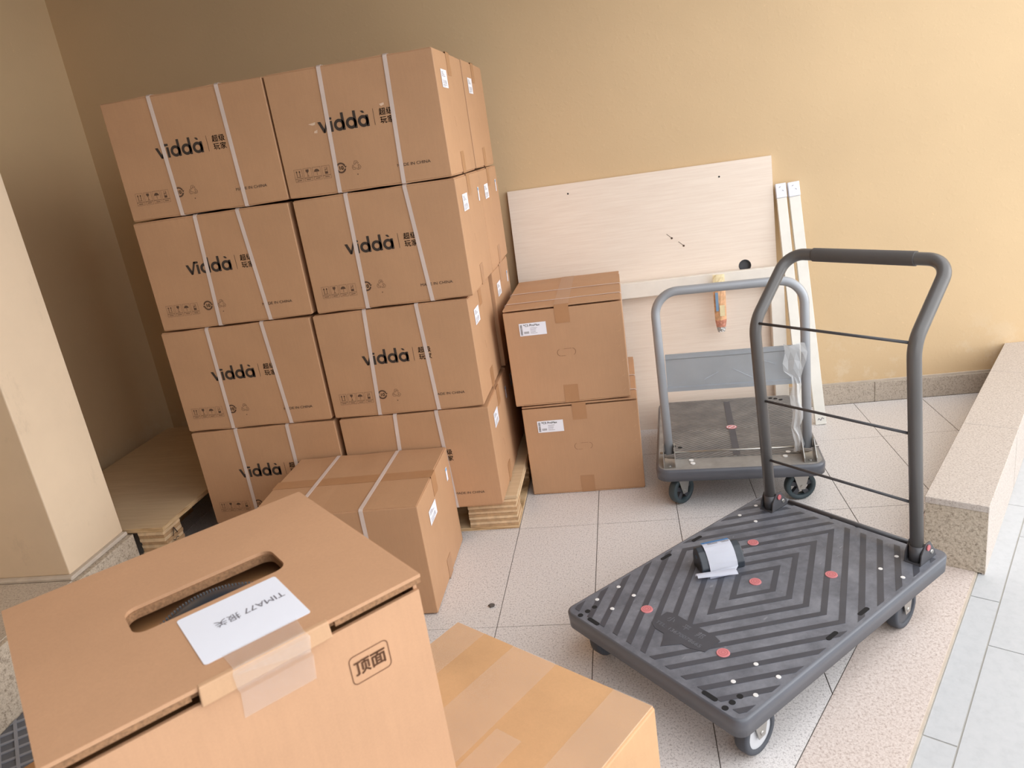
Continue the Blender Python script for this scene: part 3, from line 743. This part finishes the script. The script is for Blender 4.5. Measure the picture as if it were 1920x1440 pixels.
for (xa, xb) in ((-0.11, -0.004), (-0.42, -0.31), (-0.70, -0.60)):
    for (ya, yb) in ((0.003, 0.11), (0.5, 0.6), (0.98, 1.08)): ply_block(lp_, xa, xb, ya, yb, 0.0008, 0.2218, 16)
bm = BM(); stroke(bm, [(-0.014, 0), (0, 0.03), (0.014, 0)], 0.005); stroke(bm, [(-0.02, -0.012), (-0.008, -0.02), (0.004, -0.012), (0.016, -0.018)], 0.003)
onface(bm, (0.0, 0.055, 0.18), (0, 1, 0), (0, 0, 1), 0.0026); obj('ink_mark', fmesh(bm, 'ink_mark'), 'ink_black', lp_)

# ---------------------------------------------------------------- boards leaning on the wall
tilt = math.atan2(0.112, 1.188)
bo = thing('laminate_board', 'pale wood-grain board with a cable hole, leaning on the wall', 'board', (0.081, 3.392, 0)); bo.rotation_euler = (-tilt, 0, 0)
bh = 1.195; hx, hz, hr = 0.447, 0.733, 0.027
bm = BM(); es = []
for lp in ([(-0.587, 0), (0.585, 0), (0.585, bh), (-0.587, bh)], disc(hx, hz, hr, 24)):
    v = [bm.verts.new((x, 0, z)) for x, z in lp]; es += [bm.edges.new((v[i], v[(i+1) % len(v)])) for i in range(len(v))]
bmesh.ops.triangle_fill(bm, use_beauty=True, edges=es)
ex = bmesh.ops.extrude_face_region(bm, geom=list(bm.faces))
for v in ex['geom']:
    if isinstance(v, bmesh.types.BMVert): v.co.y = 0.018
obj('panel', bm, 'board_laminate', bo)
bm = BM(); ringr = disc(hx, hz, hr, 24)
for i in range(24):
    (xa, za), (xb, zb_) = ringr[i], ringr[(i+1) % 24]
    bm.faces.new([bm.verts.new(p) for p in ((xa, -0.0006, za), (xb, -0.0006, zb_), (hx+(xb-hx)*0.88, -0.0006, hz+(zb_-hz)*0.88), (hx+(xa-hx)*0.88, -0.0006, hz+(za-hz)*0.88))])
bmesh.ops.solidify(bm, geom=list(bm.faces), thickness=0.0005); obj('grommet', bm, 'hub_dark', bo)
bm = BM(); box(bm, hx-0.03, hx+0.03, 0.0185, 0.0195, hz-0.03, hz+0.03); obj('grommet_back', bm, 'hub_dark', bo)
for x, z in ((-0.31, 1.15), (0.36, 1.135)):
    bm = BM(); cyl(bm, (x, -0.0008, z), (x, 0.0, z), 0.004, 10); obj('screw_hole_shade', bm, 'hole_shade', bo)  # dark discs on the panel, painted shade of the screw holes
for x, z in ((0.135, 0.895), (0.185, 0.855)):
    bm = BM(); stroke(bm, [(-0.022, 0.02), (0, 0)], 0.0022); flat(bm, disc(0, -0.001, 0.005, 8)); onface(bm, (x, 0, z), (1, 0, 0), (0, 0, 1), 0.0005); obj('scratch', fmesh(bm, 'scratch'), 'ink_grey', bo)
fr = thing('desk_frame', 'white desk leg frame leaning in front of the laminate board', 'frame', (0, 3.356, 0)); fr.rotation_euler = (-math.atan2(0.060, 0.72), 0, 0)
for (nm, a) in (('crossbar', (-0.42, 0.655, -0.015, 0.03, 0.652, 0.722)), ('leg', (0.622, 0.682, -0.013, 0.028, 0.0, 0.6515)), ('leg', (-0.42, -0.36, -0.013, 0.028, 0.0, 0.6515))):
    bm = BM(); box(bm, *a); bevel(bm, 0.003, 2); obj(nm, bm, 'white_bar', fr)
bm = BM(); box(bm, 0.6555, 0.66, -0.012, 0.027, 0.656, 0.718); obj('end_cap', bm, 'hub_grey', fr)
G3 = 'white planks leaning side by side'
for (xt, xb_, w_, yb_, lab) in ((0.6965, 0.730, 0.042, 3.270, 'left white plank of the pair leaning right of the board'), (0.7505, 0.801, 0.046, 3.288, 'right white plank of the pair leaning right of the board')):
    pk = thing('white_plank', lab, 'plank', (xb_, yb_, 0), 0, G3)
    L = math.sqrt((3.498-yb_)**2+1.065**2+(xt-xb_)**2)
    pk.rotation_euler = (-math.atan2(3.496-yb_, 1.065), math.atan2(xt-xb_, 1.065), 0)
    bm = BM(); box(bm, -w_/2, w_/2, -0.010, 0.012, 0.0012, L-0.062); bevel(bm, 0.001); obj('board', bm, 'white_plank', pk)
    bm = BM(); box(bm, -w_/2-0.001, w_/2+0.001, -0.014, 0.014, L-0.0615, L); bevel(bm, 0.002, 2); obj('end_cap', bm, 'paper_white', pk)
    bm = BM(); stroke(bm, [(-0.008, 0.012), (-0.002, 0.016)], 0.002); stroke(bm, [(0.004, 0.0), (0.010, -0.004)], 0.002); onface(bm, (0, -0.014, L-0.03), (1, 0, 0), (0, 0, 1), 0.0004); obj('cap_mark', fmesh(bm, 'cap_mark'), 'print_grey', pk)
    bm = BM(); stroke(bm, [(-0.012, 0.0), (-0.008, 0.008), (0.0, -0.002), (0.006, 0.01), (0.014, 0.004)], 0.003); onface(bm, (0, -0.010, 0.022), (1, 0, 0), (0, 0, 1), 0.0004); obj('scribble', fmesh(bm, 'scribble'), 'print_grey', pk)
# snack wrapper hanging over the crossbar
wr = thing('snack_wrapper', 'orange snack wrapper hanging over the white crossbar', 'wrapper', (0.398, 3.352, 0.46))
def pouch(z0, z1, w0, w1, th0, th1, y_, name, mat, seed):
    rn = random.Random(seed); bm = BM(); rows = []; nz, nx = 6, 7
    for j in range(nz+1):
        f = j/nz; z = z0+(z1-z0)*f; w_ = w0+(w1-w0)*f; tk = th0+(th1-th0)*f
        fr_, bk = [], []
        for i in range(nx+1):
            u = -1+2*i/nx; e = max(0.12, 1-u*u)
            fr_.append(bm.verts.new((u*w_/2, y_-tk*e+rn.uniform(-0.0015, 0.0015), z+rn.uniform(-0.002, 0.002)))); bk.append(bm.verts.new((u*w_/2, y_+tk*0.3*e+0.001, z)))
        rows.append((fr_, bk))
    for (a, b), (c, d) in zip(rows, rows[1:]):
        for i in range(nx): bm.faces.new((a[i], a[i+1], c[i+1], c[i])); bm.faces.new((b[i], b[i+1], d[i+1], d[i]))
        bm.faces.new((a[0], b[0], d[0], c[0])); bm.faces.new((a[-1], b[-1], d[-1], c[-1]))
    for k in (0, -1):
        a, b = rows[k]
        for i in range(nx): bm.faces.new((a[i], a[i+1], b[i+1], b[i]))
    return obj(name, bm, mat, wr)
pouch(0.055, 0.19, 0.050, 0.054, 0.010, 0.008, 0.012, 'body', 'wrapper_orange', 3)
pouch(0.022, 0.056, 0.040, 0.050, 0.006, 0.010, 0.011, 'lower_end', 'wrapper_red', 5)
pouch(0.0, 0.022, 0.030, 0.040, 0.005, 0.006, 0.010, 'foil_tip', 'wrapper_foil', 6)
pouch(0.19, 0.262, 0.054, 0.050, 0.006, 0.003, 0.012, 'upper_end', 'wrapper_yellow', 8)
bm = BM(); box(bm, -0.020, -0.008, -0.0015, 0.0, 0.10, 0.185); obj('print_band', bm, 'wrapper_blue', wr)
bm = BM(); box(bm, -0.004, 0.018, -0.0012, 0.0, 0.075, 0.125); obj('print_panel', bm, 'wrapper_yellow', wr)

# ---------------------------------------------------------------- casters
def caster(parent, x, y, zt, R, rot, tyre, hub, spoked=False, width=0.032):
    c = bpy.data.objects.new('caster', None); C.objects.link(c); c.parent = parent; c.location = (x, y, 0); c.rotation_euler = (0, 0, rot); c.empty_display_size = 0.03
    bm = BM(); n = 28; prof = [(R-0.016, -width/2), (R-0.003, -width/2), (R, -width/2+0.005), (R, width/2-0.005), (R-0.003, width/2), (R-0.016, width/2)]
    rings = [[bm.verts.new((r*math.cos(2*math.pi*i/n), yy, R+r*math.sin(2*math.pi*i/n))) for i in range(n)] for r, yy in prof]
    for k in range(len(prof)):
        A, B = rings[k], rings[(k+1) % len(prof)]
        for i in range(n): bm.faces.new((A[i], A[(i+1) % n], B[(i+1) % n], B[i])).smooth = True
    obj('tyre', bm, tyre, c)
    bm = BM()
    if spoked:
        cyl(bm, (0, -0.012, R), (0, 0.012, R), 0.016, 16)
        for k in range(5):
            a = 2*math.pi*k/5+0.3; d = Vector((math.cos(a), 0, math.sin(a))); q = Vector((-d.z, 0, d.x))*0.007
            p0, p1 = Vector((0, 0, R))+d*0.013, Vector((0, 0, R))+d*(R-0.015)
            hexa(bm, [p0-q+Vector((0, -.009, 0)), p1-q*1.4+Vector((0, -.009, 0)), p1-q*1.4+Vector((0, .009, 0)), p0-q+Vector((0, .009, 0)), p0+q+Vector((0, -.009, 0)), p1+q*1.4+Vector((0, -.009, 0)), p1+q*1.4+Vector((0, .009, 0)), p0+q+Vector((0, .009, 0))])
    else:
        cyl(bm, (0, -width/2+0.003, R), (0, width/2-0.003, R), R-0.0155, 28)
    obj('hub', bm, hub, c)
    bm = BM()
    for s in (-1, 1):
        y0_ = s*(width/2+0.002); y1_ = s*(width/2+0.0045)
        prof = [(-0.012, R-0.012), (0.012, R-0.012), (0.016, R+0.004), (0.034, zt-0.004), (-0.034, zt-0.004), (-0.016, R+0.004)]
        a = [bm.verts.new((px, y0_, pz)) for px, pz in prof]; b = [bm.verts.new((px, y1_, pz)) for px, pz in prof]
        bm.faces.new(a); bm.faces.new(b[::-1])
        for i in range(6): bm.faces.new((a[i], a[(i+1) % 6], b[(i+1) % 6], b[i]))
    box(bm, -0.04, 0.04, -0.032, 0.032, zt-0.004, zt-0.0005)
    obj('fork', bm, 'steel', c)
    bm = BM(); cyl(bm, (0, -width/2-0.007, R), (0, width/2+0.007, R), 0.006, 8); obj('axle_bolt', bm, 'steel', c)
    return c

# ---------------------------------------------------------------- black platform trolley
TA2 = math.radians(43.1); e1 = Vector((math.cos(TA2), math.sin(TA2))); e2 = Vector((-e1.y, e1.x))
n0, u0 = 1.452, 1.152
org = e1*n0+e2*u0
tr = thing('platform_trolley', 'black platform trolley with chevron deck and tall bent handle, in front', 'trolley', (org.x, org.y, 0), TA2)
ZD, ZBOT = 0.170, 0.122
def deckmesh(x0, x1, y0, y1, r, zb, zt, rim=0.006, mi_side=1, drop=0.0):
    bm = BM(); A = rrect(x0, x1, y0, y1, r, 6); B = rrect(x0+rim, x1-rim, y0+rim, y1-rim, max(r-rim*0.6, 0.004), 6); n = len(A)
    l0 = [bm.verts.new((p[0]*0.995, p[1]*0.995, zb)) for p in A]; l1 = [bm.verts.new((*p, zt-rim)) for p in A]
    m_ = [bm.verts.new(((a[0]*0.7+b[0]*0.3), (a[1]*0.7+b[1]*0.3), zt-rim*0.3)) for a, b in zip(A, B)]
    l2 = [bm.verts.new((*p, zt)) for p in B]
    for P_, Q_ in ((l0, l1), (l1, m_), (m_, l2)):
        for i in range(n):
            f = bm.faces.new((P_[i], P_[(i+1) % n], Q_[(i+1) % n], Q_[i])); f.material_index = mi_side; f.smooth = True
    bm.faces.new(l2); f = bm.faces.new(l0[::-1]); f.material_index = mi_side
    return bm
obj('deck', deckmesh(-0.449, 0.449, -0.2965, 0.2965, 0.028, ZBOT, ZD), ['deck_plastic', 'deck_side'], tr)
# tread: nested diamonds opening into chevrons; each strip its own part
a_, b_ = 0.0875, 0.05
mx0, mx1, my0, my1 = -0.425, 0.395, -0.283, 0.283
def seg(sx, sy_, lo, hi):
    """one side of a diamond ring in one quadrant, clipped to the deck field"""
    p = [(sx*lo*a_, 0), (sx*hi*a_, 0), (0, sy_*hi*b_), (0, sy_*lo*b_)]
    p = [(x-0.006, y) for x, y in p]
    for (nx, ny, c) in ((1, 0, mx1), (-1, 0, -mx0), (0, 1, my1), (0, -1, -my0)):
        p = clip(p, nx, ny, c)
        if len(p) < 3: return None
    return p
for k in range(0, 10):
    lo, hi = 0.93+k, 1.28+k
    for sx in (-1, 1):
        for sy_ in (-1, 1):
            p = seg(sx, sy_, lo, hi)
            if not p: continue
            xs_ = [q[0] for q in p]; ys_ = [q[1] for q in p]
            if (max(xs_)-min(xs_)) < 0.012 or (max(ys_)-min(ys_)) < 0.008: continue
            bm = BM(); prism(bm, p, ZD-0.001, ZD+0.0008); obj('tread_strip', bm, 'deck_groove', tr)
def deckpt(n, u): return (n-n0, u-u0)
for n, u in ((1.605, 1.281), (1.605, 1.026), (1.446, 1.153), (1.157, 1.282), (1.157, 1.027)):
    x, y = deckpt(n, u)
    bm = BM(); cyl(bm, (x, y, ZD), (x, y, ZD+0.0025), 0.0165, 24, 0.0155); q = obj('bolt_cap', bm, 'red_rubber', tr)
    bm = BM(); ring(bm, x, y, 0.0115, 0.0095, 20); ring(bm, x, y, 0.006, 0.0042, 16)
    for v in bm.verts: v.co.z = ZD+0.0028
    obj('cap_ring', fmesh(bm, 'cap_ring'), 'red_rubber_dark', q)
for cn in (1.137, 1.753):
    for cu in (0.918, 1.383):
        for dn in (-0.041, 0.041):
            for du in (-0.0305, 0.0305):
                x, y = deckpt(cn+dn, cu+du)
                if cn > 1.5 and abs(du-0.0305) < 1e-6 and cu > 1.2 and dn > 0: pass
                bm = BM(); cyl(bm, (x, y, ZD), (x, y, ZD+0.0016), 0.0062, 12, 0.0055); obj('rivet', bm, 'rivet_white', tr)
for n, u in ((1.018, 1.394), (1.043, 1.393), (1.068, 1.393), (1.019, 0.909), (1.043, 0.909), (1.069, 0.909), (1.874, 1.193), (1.875, 1.111)):
    x, y = deckpt(n, u); bm = BM(); prism(bm, disc(x, y, 0.0075, 14), ZD, ZD+0.0009); obj('deck_disc', bm, 'hole_shade', tr)  # flat dark discs laid on the deck paint the shade of its holes
for n, u, rot in ((1.024, 1.348, 1), (1.024, 0.956, 1), (1.38, 1.421, 0), (1.516, 1.421, 0), (1.516, 0.882, 0), (1.383, 0.884, 0), (1.871, 1.346, 1)):
    x, y = deckpt(n, u); hw, hh = (0.006, 0.021) if rot else (0.021, 0.006)
    bm = BM(); prism(bm, rrect(x-hw, x+hw, y-hh, y+hh, 0.0058, 4), ZD, ZD+0.0010); obj('slot_shade', bm, 'hole_shade', tr)  # flat dark plates paint the shade inside the slots
# name panel with raised number
px_, py_ = deckpt(1.150, 1.150)
bm = BM(); prism(bm, [(px_-0.036, py_-0.05), (px_-0.02, py_-0.09), (px_+0.036, py_-0.09), (px_+0.042, py_-0.07), (px_+0.042, py_+0.07), (px_+0.034, py_+0.085), (px_-0.024, py_+0.085), (px_-0.036, py_+0.06), (px_-0.036, py_+0.03), (px_-0.075, py_), (px_-0.036, py_-0.03)], ZD+0.0003, ZD+0.0014)
npan = obj('name_panel', bm, 'deck_groove', tr)
bm = BM(); add_text(bm, 'TEL: 13670078665', 0.0165, 0, 0, 'LEFT', 0, 0.148); add_text(bm, '小', 0.024, 0.012, 0.028); add_text(bm, '平', 0.024, 0.062, 0.028); add_text(bm, '邦', 0.024, 0.108, 0.028)
onface(bm, (px_-0.018, py_+0.078, ZD+0.0014), (0, -1, 0), (1, 0, 0), 0.0004); obj('raised_text', fmesh(bm, 'raised_text'), 'deck_plastic', npan)
for n in (1.108, 1.737):
    for u in (0.905, 1.400):
        x, y = deckpt(n, u); caster(tr, x, y, ZBOT+0.004, 0.0585, 0.06, 'tyre', 'hub_grey' if n < 1.5 else 'hub_dark')
# handle
def hp(n, u, z): x, y = deckpt(n, u); return (x, y, z)
UL, UR = 1.368, 0.902
path = fillet([hp(1.812, UL, 0.176), hp(1.768, UL, 0.80), hp(1.937, UL, 0.972), hp(1.937, UR, 0.972), hp(1.768, UR, 0.80), hp(1.812, UR, 0.176)], [0.09, 0.055, 0.055, 0.09], 9)
hnd = bpy.data.objects.new('handle', None); C.objects.link(hnd); hnd.parent = tr; hnd.empty_display_size = 0.05
bm = BM(); tube(bm, path, 0.0172, 18); obj('tube', bm, 'black_tube', hnd)
bm = BM(); tube(bm, [hp(1.937, 1.282, 0.972), hp(1.937, 1.28, 0.972), hp(1.937, 0.99, 0.972), hp(1.937, 0.988, 0.972)], 0.0198, 18); obj('grip', bm, 'black_foam', hnd)
for n, z in ((1.771, 0.800), (1.783, 0.553), (1.796, 0.350)):
    bm = BM(); tube(bm, [hp(n, UL-0.012, z), hp(n, UR+0.012, z)], 0.0042, 8); obj('cross_rod', bm, 'black_steel', hnd)
bm = BM(); tube(bm, [hp(1.842, UL-0.045, 0.196), hp(1.842, UR+0.03, 0.196)], 0.0062, 10); obj('hinge_rod', bm, 'black_steel', hnd)
for u in (UL, UR):
    br = bpy.data.objects.new('bracket', None); C.objects.link(br); br.parent = tr; br.empty_display_size = 0.03
    bm = BM(); x, y = deckpt(1.815, u)
    for s in (-1, 1):
        yy = y+s*0.0215
        prof = [(-0.028, ZD+0.001), (0.052, ZD+0.001), (0.046, ZD+0.02), (0.018, ZD+0.058), (-0.004, ZD+0.058), (-0.024, ZD+0.03)]
        a = [bm.verts.new((x+p, yy-0.0015, z)) for p, z in prof]; b = [bm.verts.new((x+p, yy+0.0015, z)) for p, z in prof]
        bm.faces.new(a); bm.faces.new(b[::-1])
        for i in range(6): bm.faces.new((a[i], a[(i+1) % 6], b[(i+1) % 6], b[i]))
    box(bm, x-0.03, x+0.054, y-0.023, y+0.023, ZD+0.0002, ZD+0.003); obj('plate', bm, 'black_steel', br)
    bm = BM(); tube(bm, [(x-0.006+0.0004, y, ZD+0.004), (x-0.006, y, ZD+0.05)], 0.0195, 16); obj('collar', bm, 'black_steel', br)
    bm = BM(); cyl(bm, (x+0.028, y-0.026, ZD+0.022), (x+0.028, y+0.026, ZD+0.022), 0.006, 10); obj('pivot_bolt', bm, 'steel', br)
    bm = BM(); cyl(bm, (x+0.006, y-0.027, ZD+0.044), (x+0.006, y-0.0235, ZD+0.044), 0.0085, 12); obj('red_washer', bm, 'red_rubber_dark', br)

# black device with paper on the deck
dv = thing('label_printer', 'small black device with curling white paper, lying on the trolley deck', 'device', (0.186, 1.920, ZD+0.0009), math.radians(16))
prof = [(-0.032, 0.0), (0.036, 0.0), (0.038, 0.035), (0.030, 0.058), (0.014, 0.064), (-0.006, 0.056), (-0.022, 0.040), (-0.032, 0.018)]
bm = BM(); x0, x1 = -0.066, 0.062
a = [bm.verts.new((x0, y, z)) for y, z in prof]; b = [bm.verts.new((x1, y, z)) for y, z in prof]
bm.faces.new(a); bm.faces.new(b[::-1])
for i in range(len(prof)): bm.faces.new((a[i], a[(i+1) % len(prof)], b[(i+1) % len(prof)], b[i]))
bevel(bm, 0.003, 2); obj('body', bm, 'device_black', dv)
bm = BM(); box(bm, 0.0622, 0.068, -0.012, 0.024, 0.012, 0.042); bevel(bm, 0.003, 1); obj('side_knob', bm, 'device_gloss', dv)
bm = BM(); stroke(bm, [(0, 0), (0.009, 0), (0.009, 0.006), (0, 0.006), (0, 0)], 0.0012); onface(bm, (-0.0662, 0.012, 0.035), (0, -1, 0), (0, 0, 1), 0.0004); obj('blue_mark', fmesh(bm, 'blue_mark'), 'print_blue', dv)
def sheet(name, pr, xa, xb, mat, par, th_=0.0006):
    bm = BM(); rows = [(bm.verts.new((xa(i), y, z)), bm.verts.new((xb(i), y, z))) for i, (y, z) in enumerate(pr)]
    for p, q in zip(rows, rows[1:]): bm.faces.new((p[0], p[1], q[1], q[0]))
    bmesh.ops.solidify(bm, geom=list(bm.faces), thickness=th_); return obj(name, bm, mat, par)
pp = [(0.034, 0.0605), (0.024, 0.0655), (0.013, 0.0675), (0.002, 0.0640), (-0.008, 0.0580), (-0.017, 0.0500), (-0.026, 0.0390), (-0.033, 0.0270), (-0.038, 0.0120), (-0.046, 0.0040), (-0.058, 0.0022)]
ps = sheet('paper_sheet', pp, lambda i: -0.044-0.005*max(0, i-8), lambda i: 0.038-0.012*max(0, i-8), 'paper_white', dv)
sheet('blue_band', [(0.033, 0.0632), (0.024, 0.0664), (0.020, 0.0673)], lambda i: -0.044, lambda i: 0.038, 'print_blue', ps, 0.0003)
bm = BM()
for k in range(3): rect(bm, -0.03, 0.0, -k*0.003, -k*0.003+0.0012)
rect(bm, 0.01, 0.034, -0.002, -0.0005); rect(bm, 0.012, 0.034, -0.006, -0.0045)
onface(bm, (0, 0.015, 0.0676), (1, 0, 0), (0, 1, 0), 0.0006); obj('paper_print', fmesh(bm, 'paper_print'), 'print_grey', ps)
bm = BM(); n = 9; rows = []
for i in range(n+1):
    a = math.radians(200*i/n-30); rows.append((bm.verts.new((-0.088, -0.044+0.009*math.cos(a)*1.2, 0.0088+0.0075*math.sin(a))), bm.verts.new((0.022, -0.060+0.012*math.cos(a)*1.2, 0.0092+0.0078*math.sin(a)))))
for p, q in zip(rows, rows[1:]): bm.faces.new((p[0], p[1], q[1], q[0]))
bmesh.ops.solidify(bm, geom=list(bm.faces), thickness=0.0005); obj('paper_curl', bm, 'paper_white', ps)

# ---------------------------------------------------------------- grey platform trolley behind it
gt = thing('platform_trolley', 'dusty grey platform trolley with folding loop handle, against the board', 'trolley', (0.345, 2.645, 0), math.radians(-4))
GZ, GB = 0.163, 0.118
def deckmesh_off(x0, x1, y0, y1, r, zb, zt):
    bm = deckmesh(-(x1-x0)/2, (x1-x0)/2, -(y1-y0)/2, (y1-y0)/2, r, zb, zt, 0.010)
    for v in bm.verts: v.co.x += (x0+x1)/2; v.co.y += (y0+y1)/2
    return bm
obj('deck', deckmesh_off(-0.302, 0.302, -0.085, 0.655, 0.05, GB, GZ), ['grey_deck_plain', 'deck_side'], gt)
bm = BM(); prism(bm, rrect(-0.272, 0.272, 0.02, 0.632, 0.03, 4), GZ-0.001, GZ+0.0022); obj('ribbed_field', bm, 'grey_deck_ribbed', gt)
bm = BM(); box(bm, -0.013, 0.013, 0.03, 0.60, GZ+0.0023, GZ+0.0032); obj('centre_strip', bm, 'deck_groove', gt)
bm = BM(); cyl(bm, (0.0, 0.30, GZ+0.0033), (0.0, 0.30, GZ+0.0045), 0.021, 20); q = obj('red_sticker', bm, 'red_rubber', gt)
bm = BM(); ring(bm, 0, 0.30, 0.018, 0.0155, 20); stroke(bm, [(-0.01, 0.29), (0.008, 0.308)], 0.004)
for v in bm.verts: v.co.z = GZ+0.0049
obj('sticker_mark', fmesh(bm, 'sticker_mark'), 'paper_white', q)
for x, y in ((-0.17, 0.0), (-0.165, -0.028), (0.17, 0.0), (0.185, 0.035), (0.21, 0.60), (0.19, 0.61), (0.23, 0.585), (-0.21, 0.12), (-0.235, 0.135)):
    bm = BM(); prism(bm, disc(x, y, 0.009, 14), GZ+0.0002, GZ+0.0030); obj('deck_disc', bm, 'hole_shade' if y > 0.1 else 'rivet_white', gt)  # dark discs paint hole shade, the white ones are rivets
for x in (-0.215, 0.215):
    caster(gt, x, -0.03+0.01, GB+0.004, 0.056, math.radians(48) if x < 0 else math.radians(15), 'tyre_teal', 'hub_dark', True)
    caster(gt, x, 0.57, GB+0.004, 0.056, math.radians(88), 'tyre_teal', 'hub_dark', True)
def gh(x, z): return (x, 0.012+0.115*(z-0.16), z)
gpath = fillet([gh(-0.25, 0.19), gh(-0.262, 0.806), gh(0.262, 0.806), gh(0.25, 0.19)], [0.085, 0.085], 10)
ghd = bpy.data.objects.new('handle', None); C.objects.link(ghd); ghd.parent = gt; ghd.empty_display_size = 0.05
bm = BM(); tube(bm, gpath, 0.0165, 18); obj('tube', bm, 'grey_tube', ghd)
bm = BM(); zs = (0.430, 0.440, 0.560, 0.572); rows = []
for z, dy in ((0.430, 0.010), (0.432, 0.0), (0.446, 0.0), (0.450, 0.005), (0.552, 0.005), (0.556, 0.0), (0.570, 0.0), (0.572, 0.010)):
    y = gh(0, z)[1]-0.004+dy; rows.append((bm.verts.new((-0.238, y, z)), bm.verts.new((0.238, y, z))))
for p, q in zip(rows, rows[1:]): bm.faces.new((p[0], p[1], q[1], q[0]))
bmesh.ops.solidify(bm, geom=list(bm.faces), thickness=0.0015); obj('panel', bm, 'grey_panel', ghd)
bm = BM(); stroke(bm, [(-0.10, -0.03), (-0.05, -0.005)], 0.004); stroke(bm, [(0.0, 0.005), (0.07, -0.035)], 0.004); stroke(bm, [(0.10, 0.03), (0.15, 0.01)], 0.004)
onface(bm, (0, gh(0, 0.5)[1]+0.001, 0.5), (1, 0, 0), (0, 0.114, 0.9935), 0.002); obj('emboss', fmesh(bm, 'emboss'), 'panel_emboss', ghd)
for x in (-0.25, 0.25):
    br = bpy.data.objects.new('bracket', None); C.objects.link(br); br.parent = gt; br.empty_display_size = 0.03
    bm = BM()
    for s in (-1, 1):
        xx = x+s*0.021
        prof = [(-0.062, GZ+0.001), (0.03, GZ+0.001), (0.034, GZ+0.02), (0.022, GZ+0.066), (0.002, GZ+0.066), (-0.06, GZ+0.016)]
        a = [bm.verts.new((xx-0.0013, y, z)) for y, z in prof]; b = [bm.verts.new((xx+0.0013, y, z)) for y, z in prof]
        bm.faces.new(a); bm.faces.new(b[::-1])
        for i in range(6): bm.faces.new((a[i], a[(i+1) % 6], b[(i+1) % 6], b[i]))
    box(bm, x-0.022, x+0.022, -0.063, 0.03, GZ+0.0002, GZ+0.002); obj('plate', bm, 'steel', br)
    bm = BM(); cyl(bm, (x, -0.045, GZ+0.002), (x, -0.045, GZ+0.006), 0.008, 6); obj('bolt', bm, 'steel', br)
bm = BM(); tube(bm, [(-0.285, 0.014, GZ+0.03), (0.29, 0.014, GZ+0.03)], 0.0042, 8); obj('hinge_rod', bm, 'steel', gt)
# crumpled clear film stuck to the right post
bm = BM(); rn = random.Random(12); rows = []
for j in range(14):
    z = 0.585-j*0.031; w_ = 0.03+0.012*rn.random() if j < 4 else 0.014+0.005*rn.random(); xo = 0.215+0.006*math.sin(j*1.7)
    rows.append([bm.verts.new((xo-w_+w_*2*i/4, gh(0, z)[1]-0.020+rn.uniform(-0.007, 0.004)-(0.006 if j < 4 else 0), z+rn.uniform(-0.006, 0.006))) for i in range(5)])
for A, B in zip(rows, rows[1:]):
    for i in range(4): bm.faces.new((A[i], A[i+1], B[i+1], B[i]))
bmesh.ops.solidify(bm, geom=list(bm.faces), thickness=0.0006); obj('film_strip', bm, 'cloudy_film', ghd)

# small dark chip on the floor
bm = BM(); bmesh.ops.create_icosphere(bm, subdivisions=2, radius=0.011)
for v in bm.verts: v.co = Vector((v.co.x*1.0, v.co.y*0.8, max(v.co.z*0.45, -0.003)))*(1+0.18*math.sin(v.co.x*700+v.co.y*500))
chip = obj('stone_chip', bm, 'stone_dark', None, (-0.529, 2.017, 0.0035)); tag(chip, 'small dark stone chip lying on the floor tiles', 'stone')
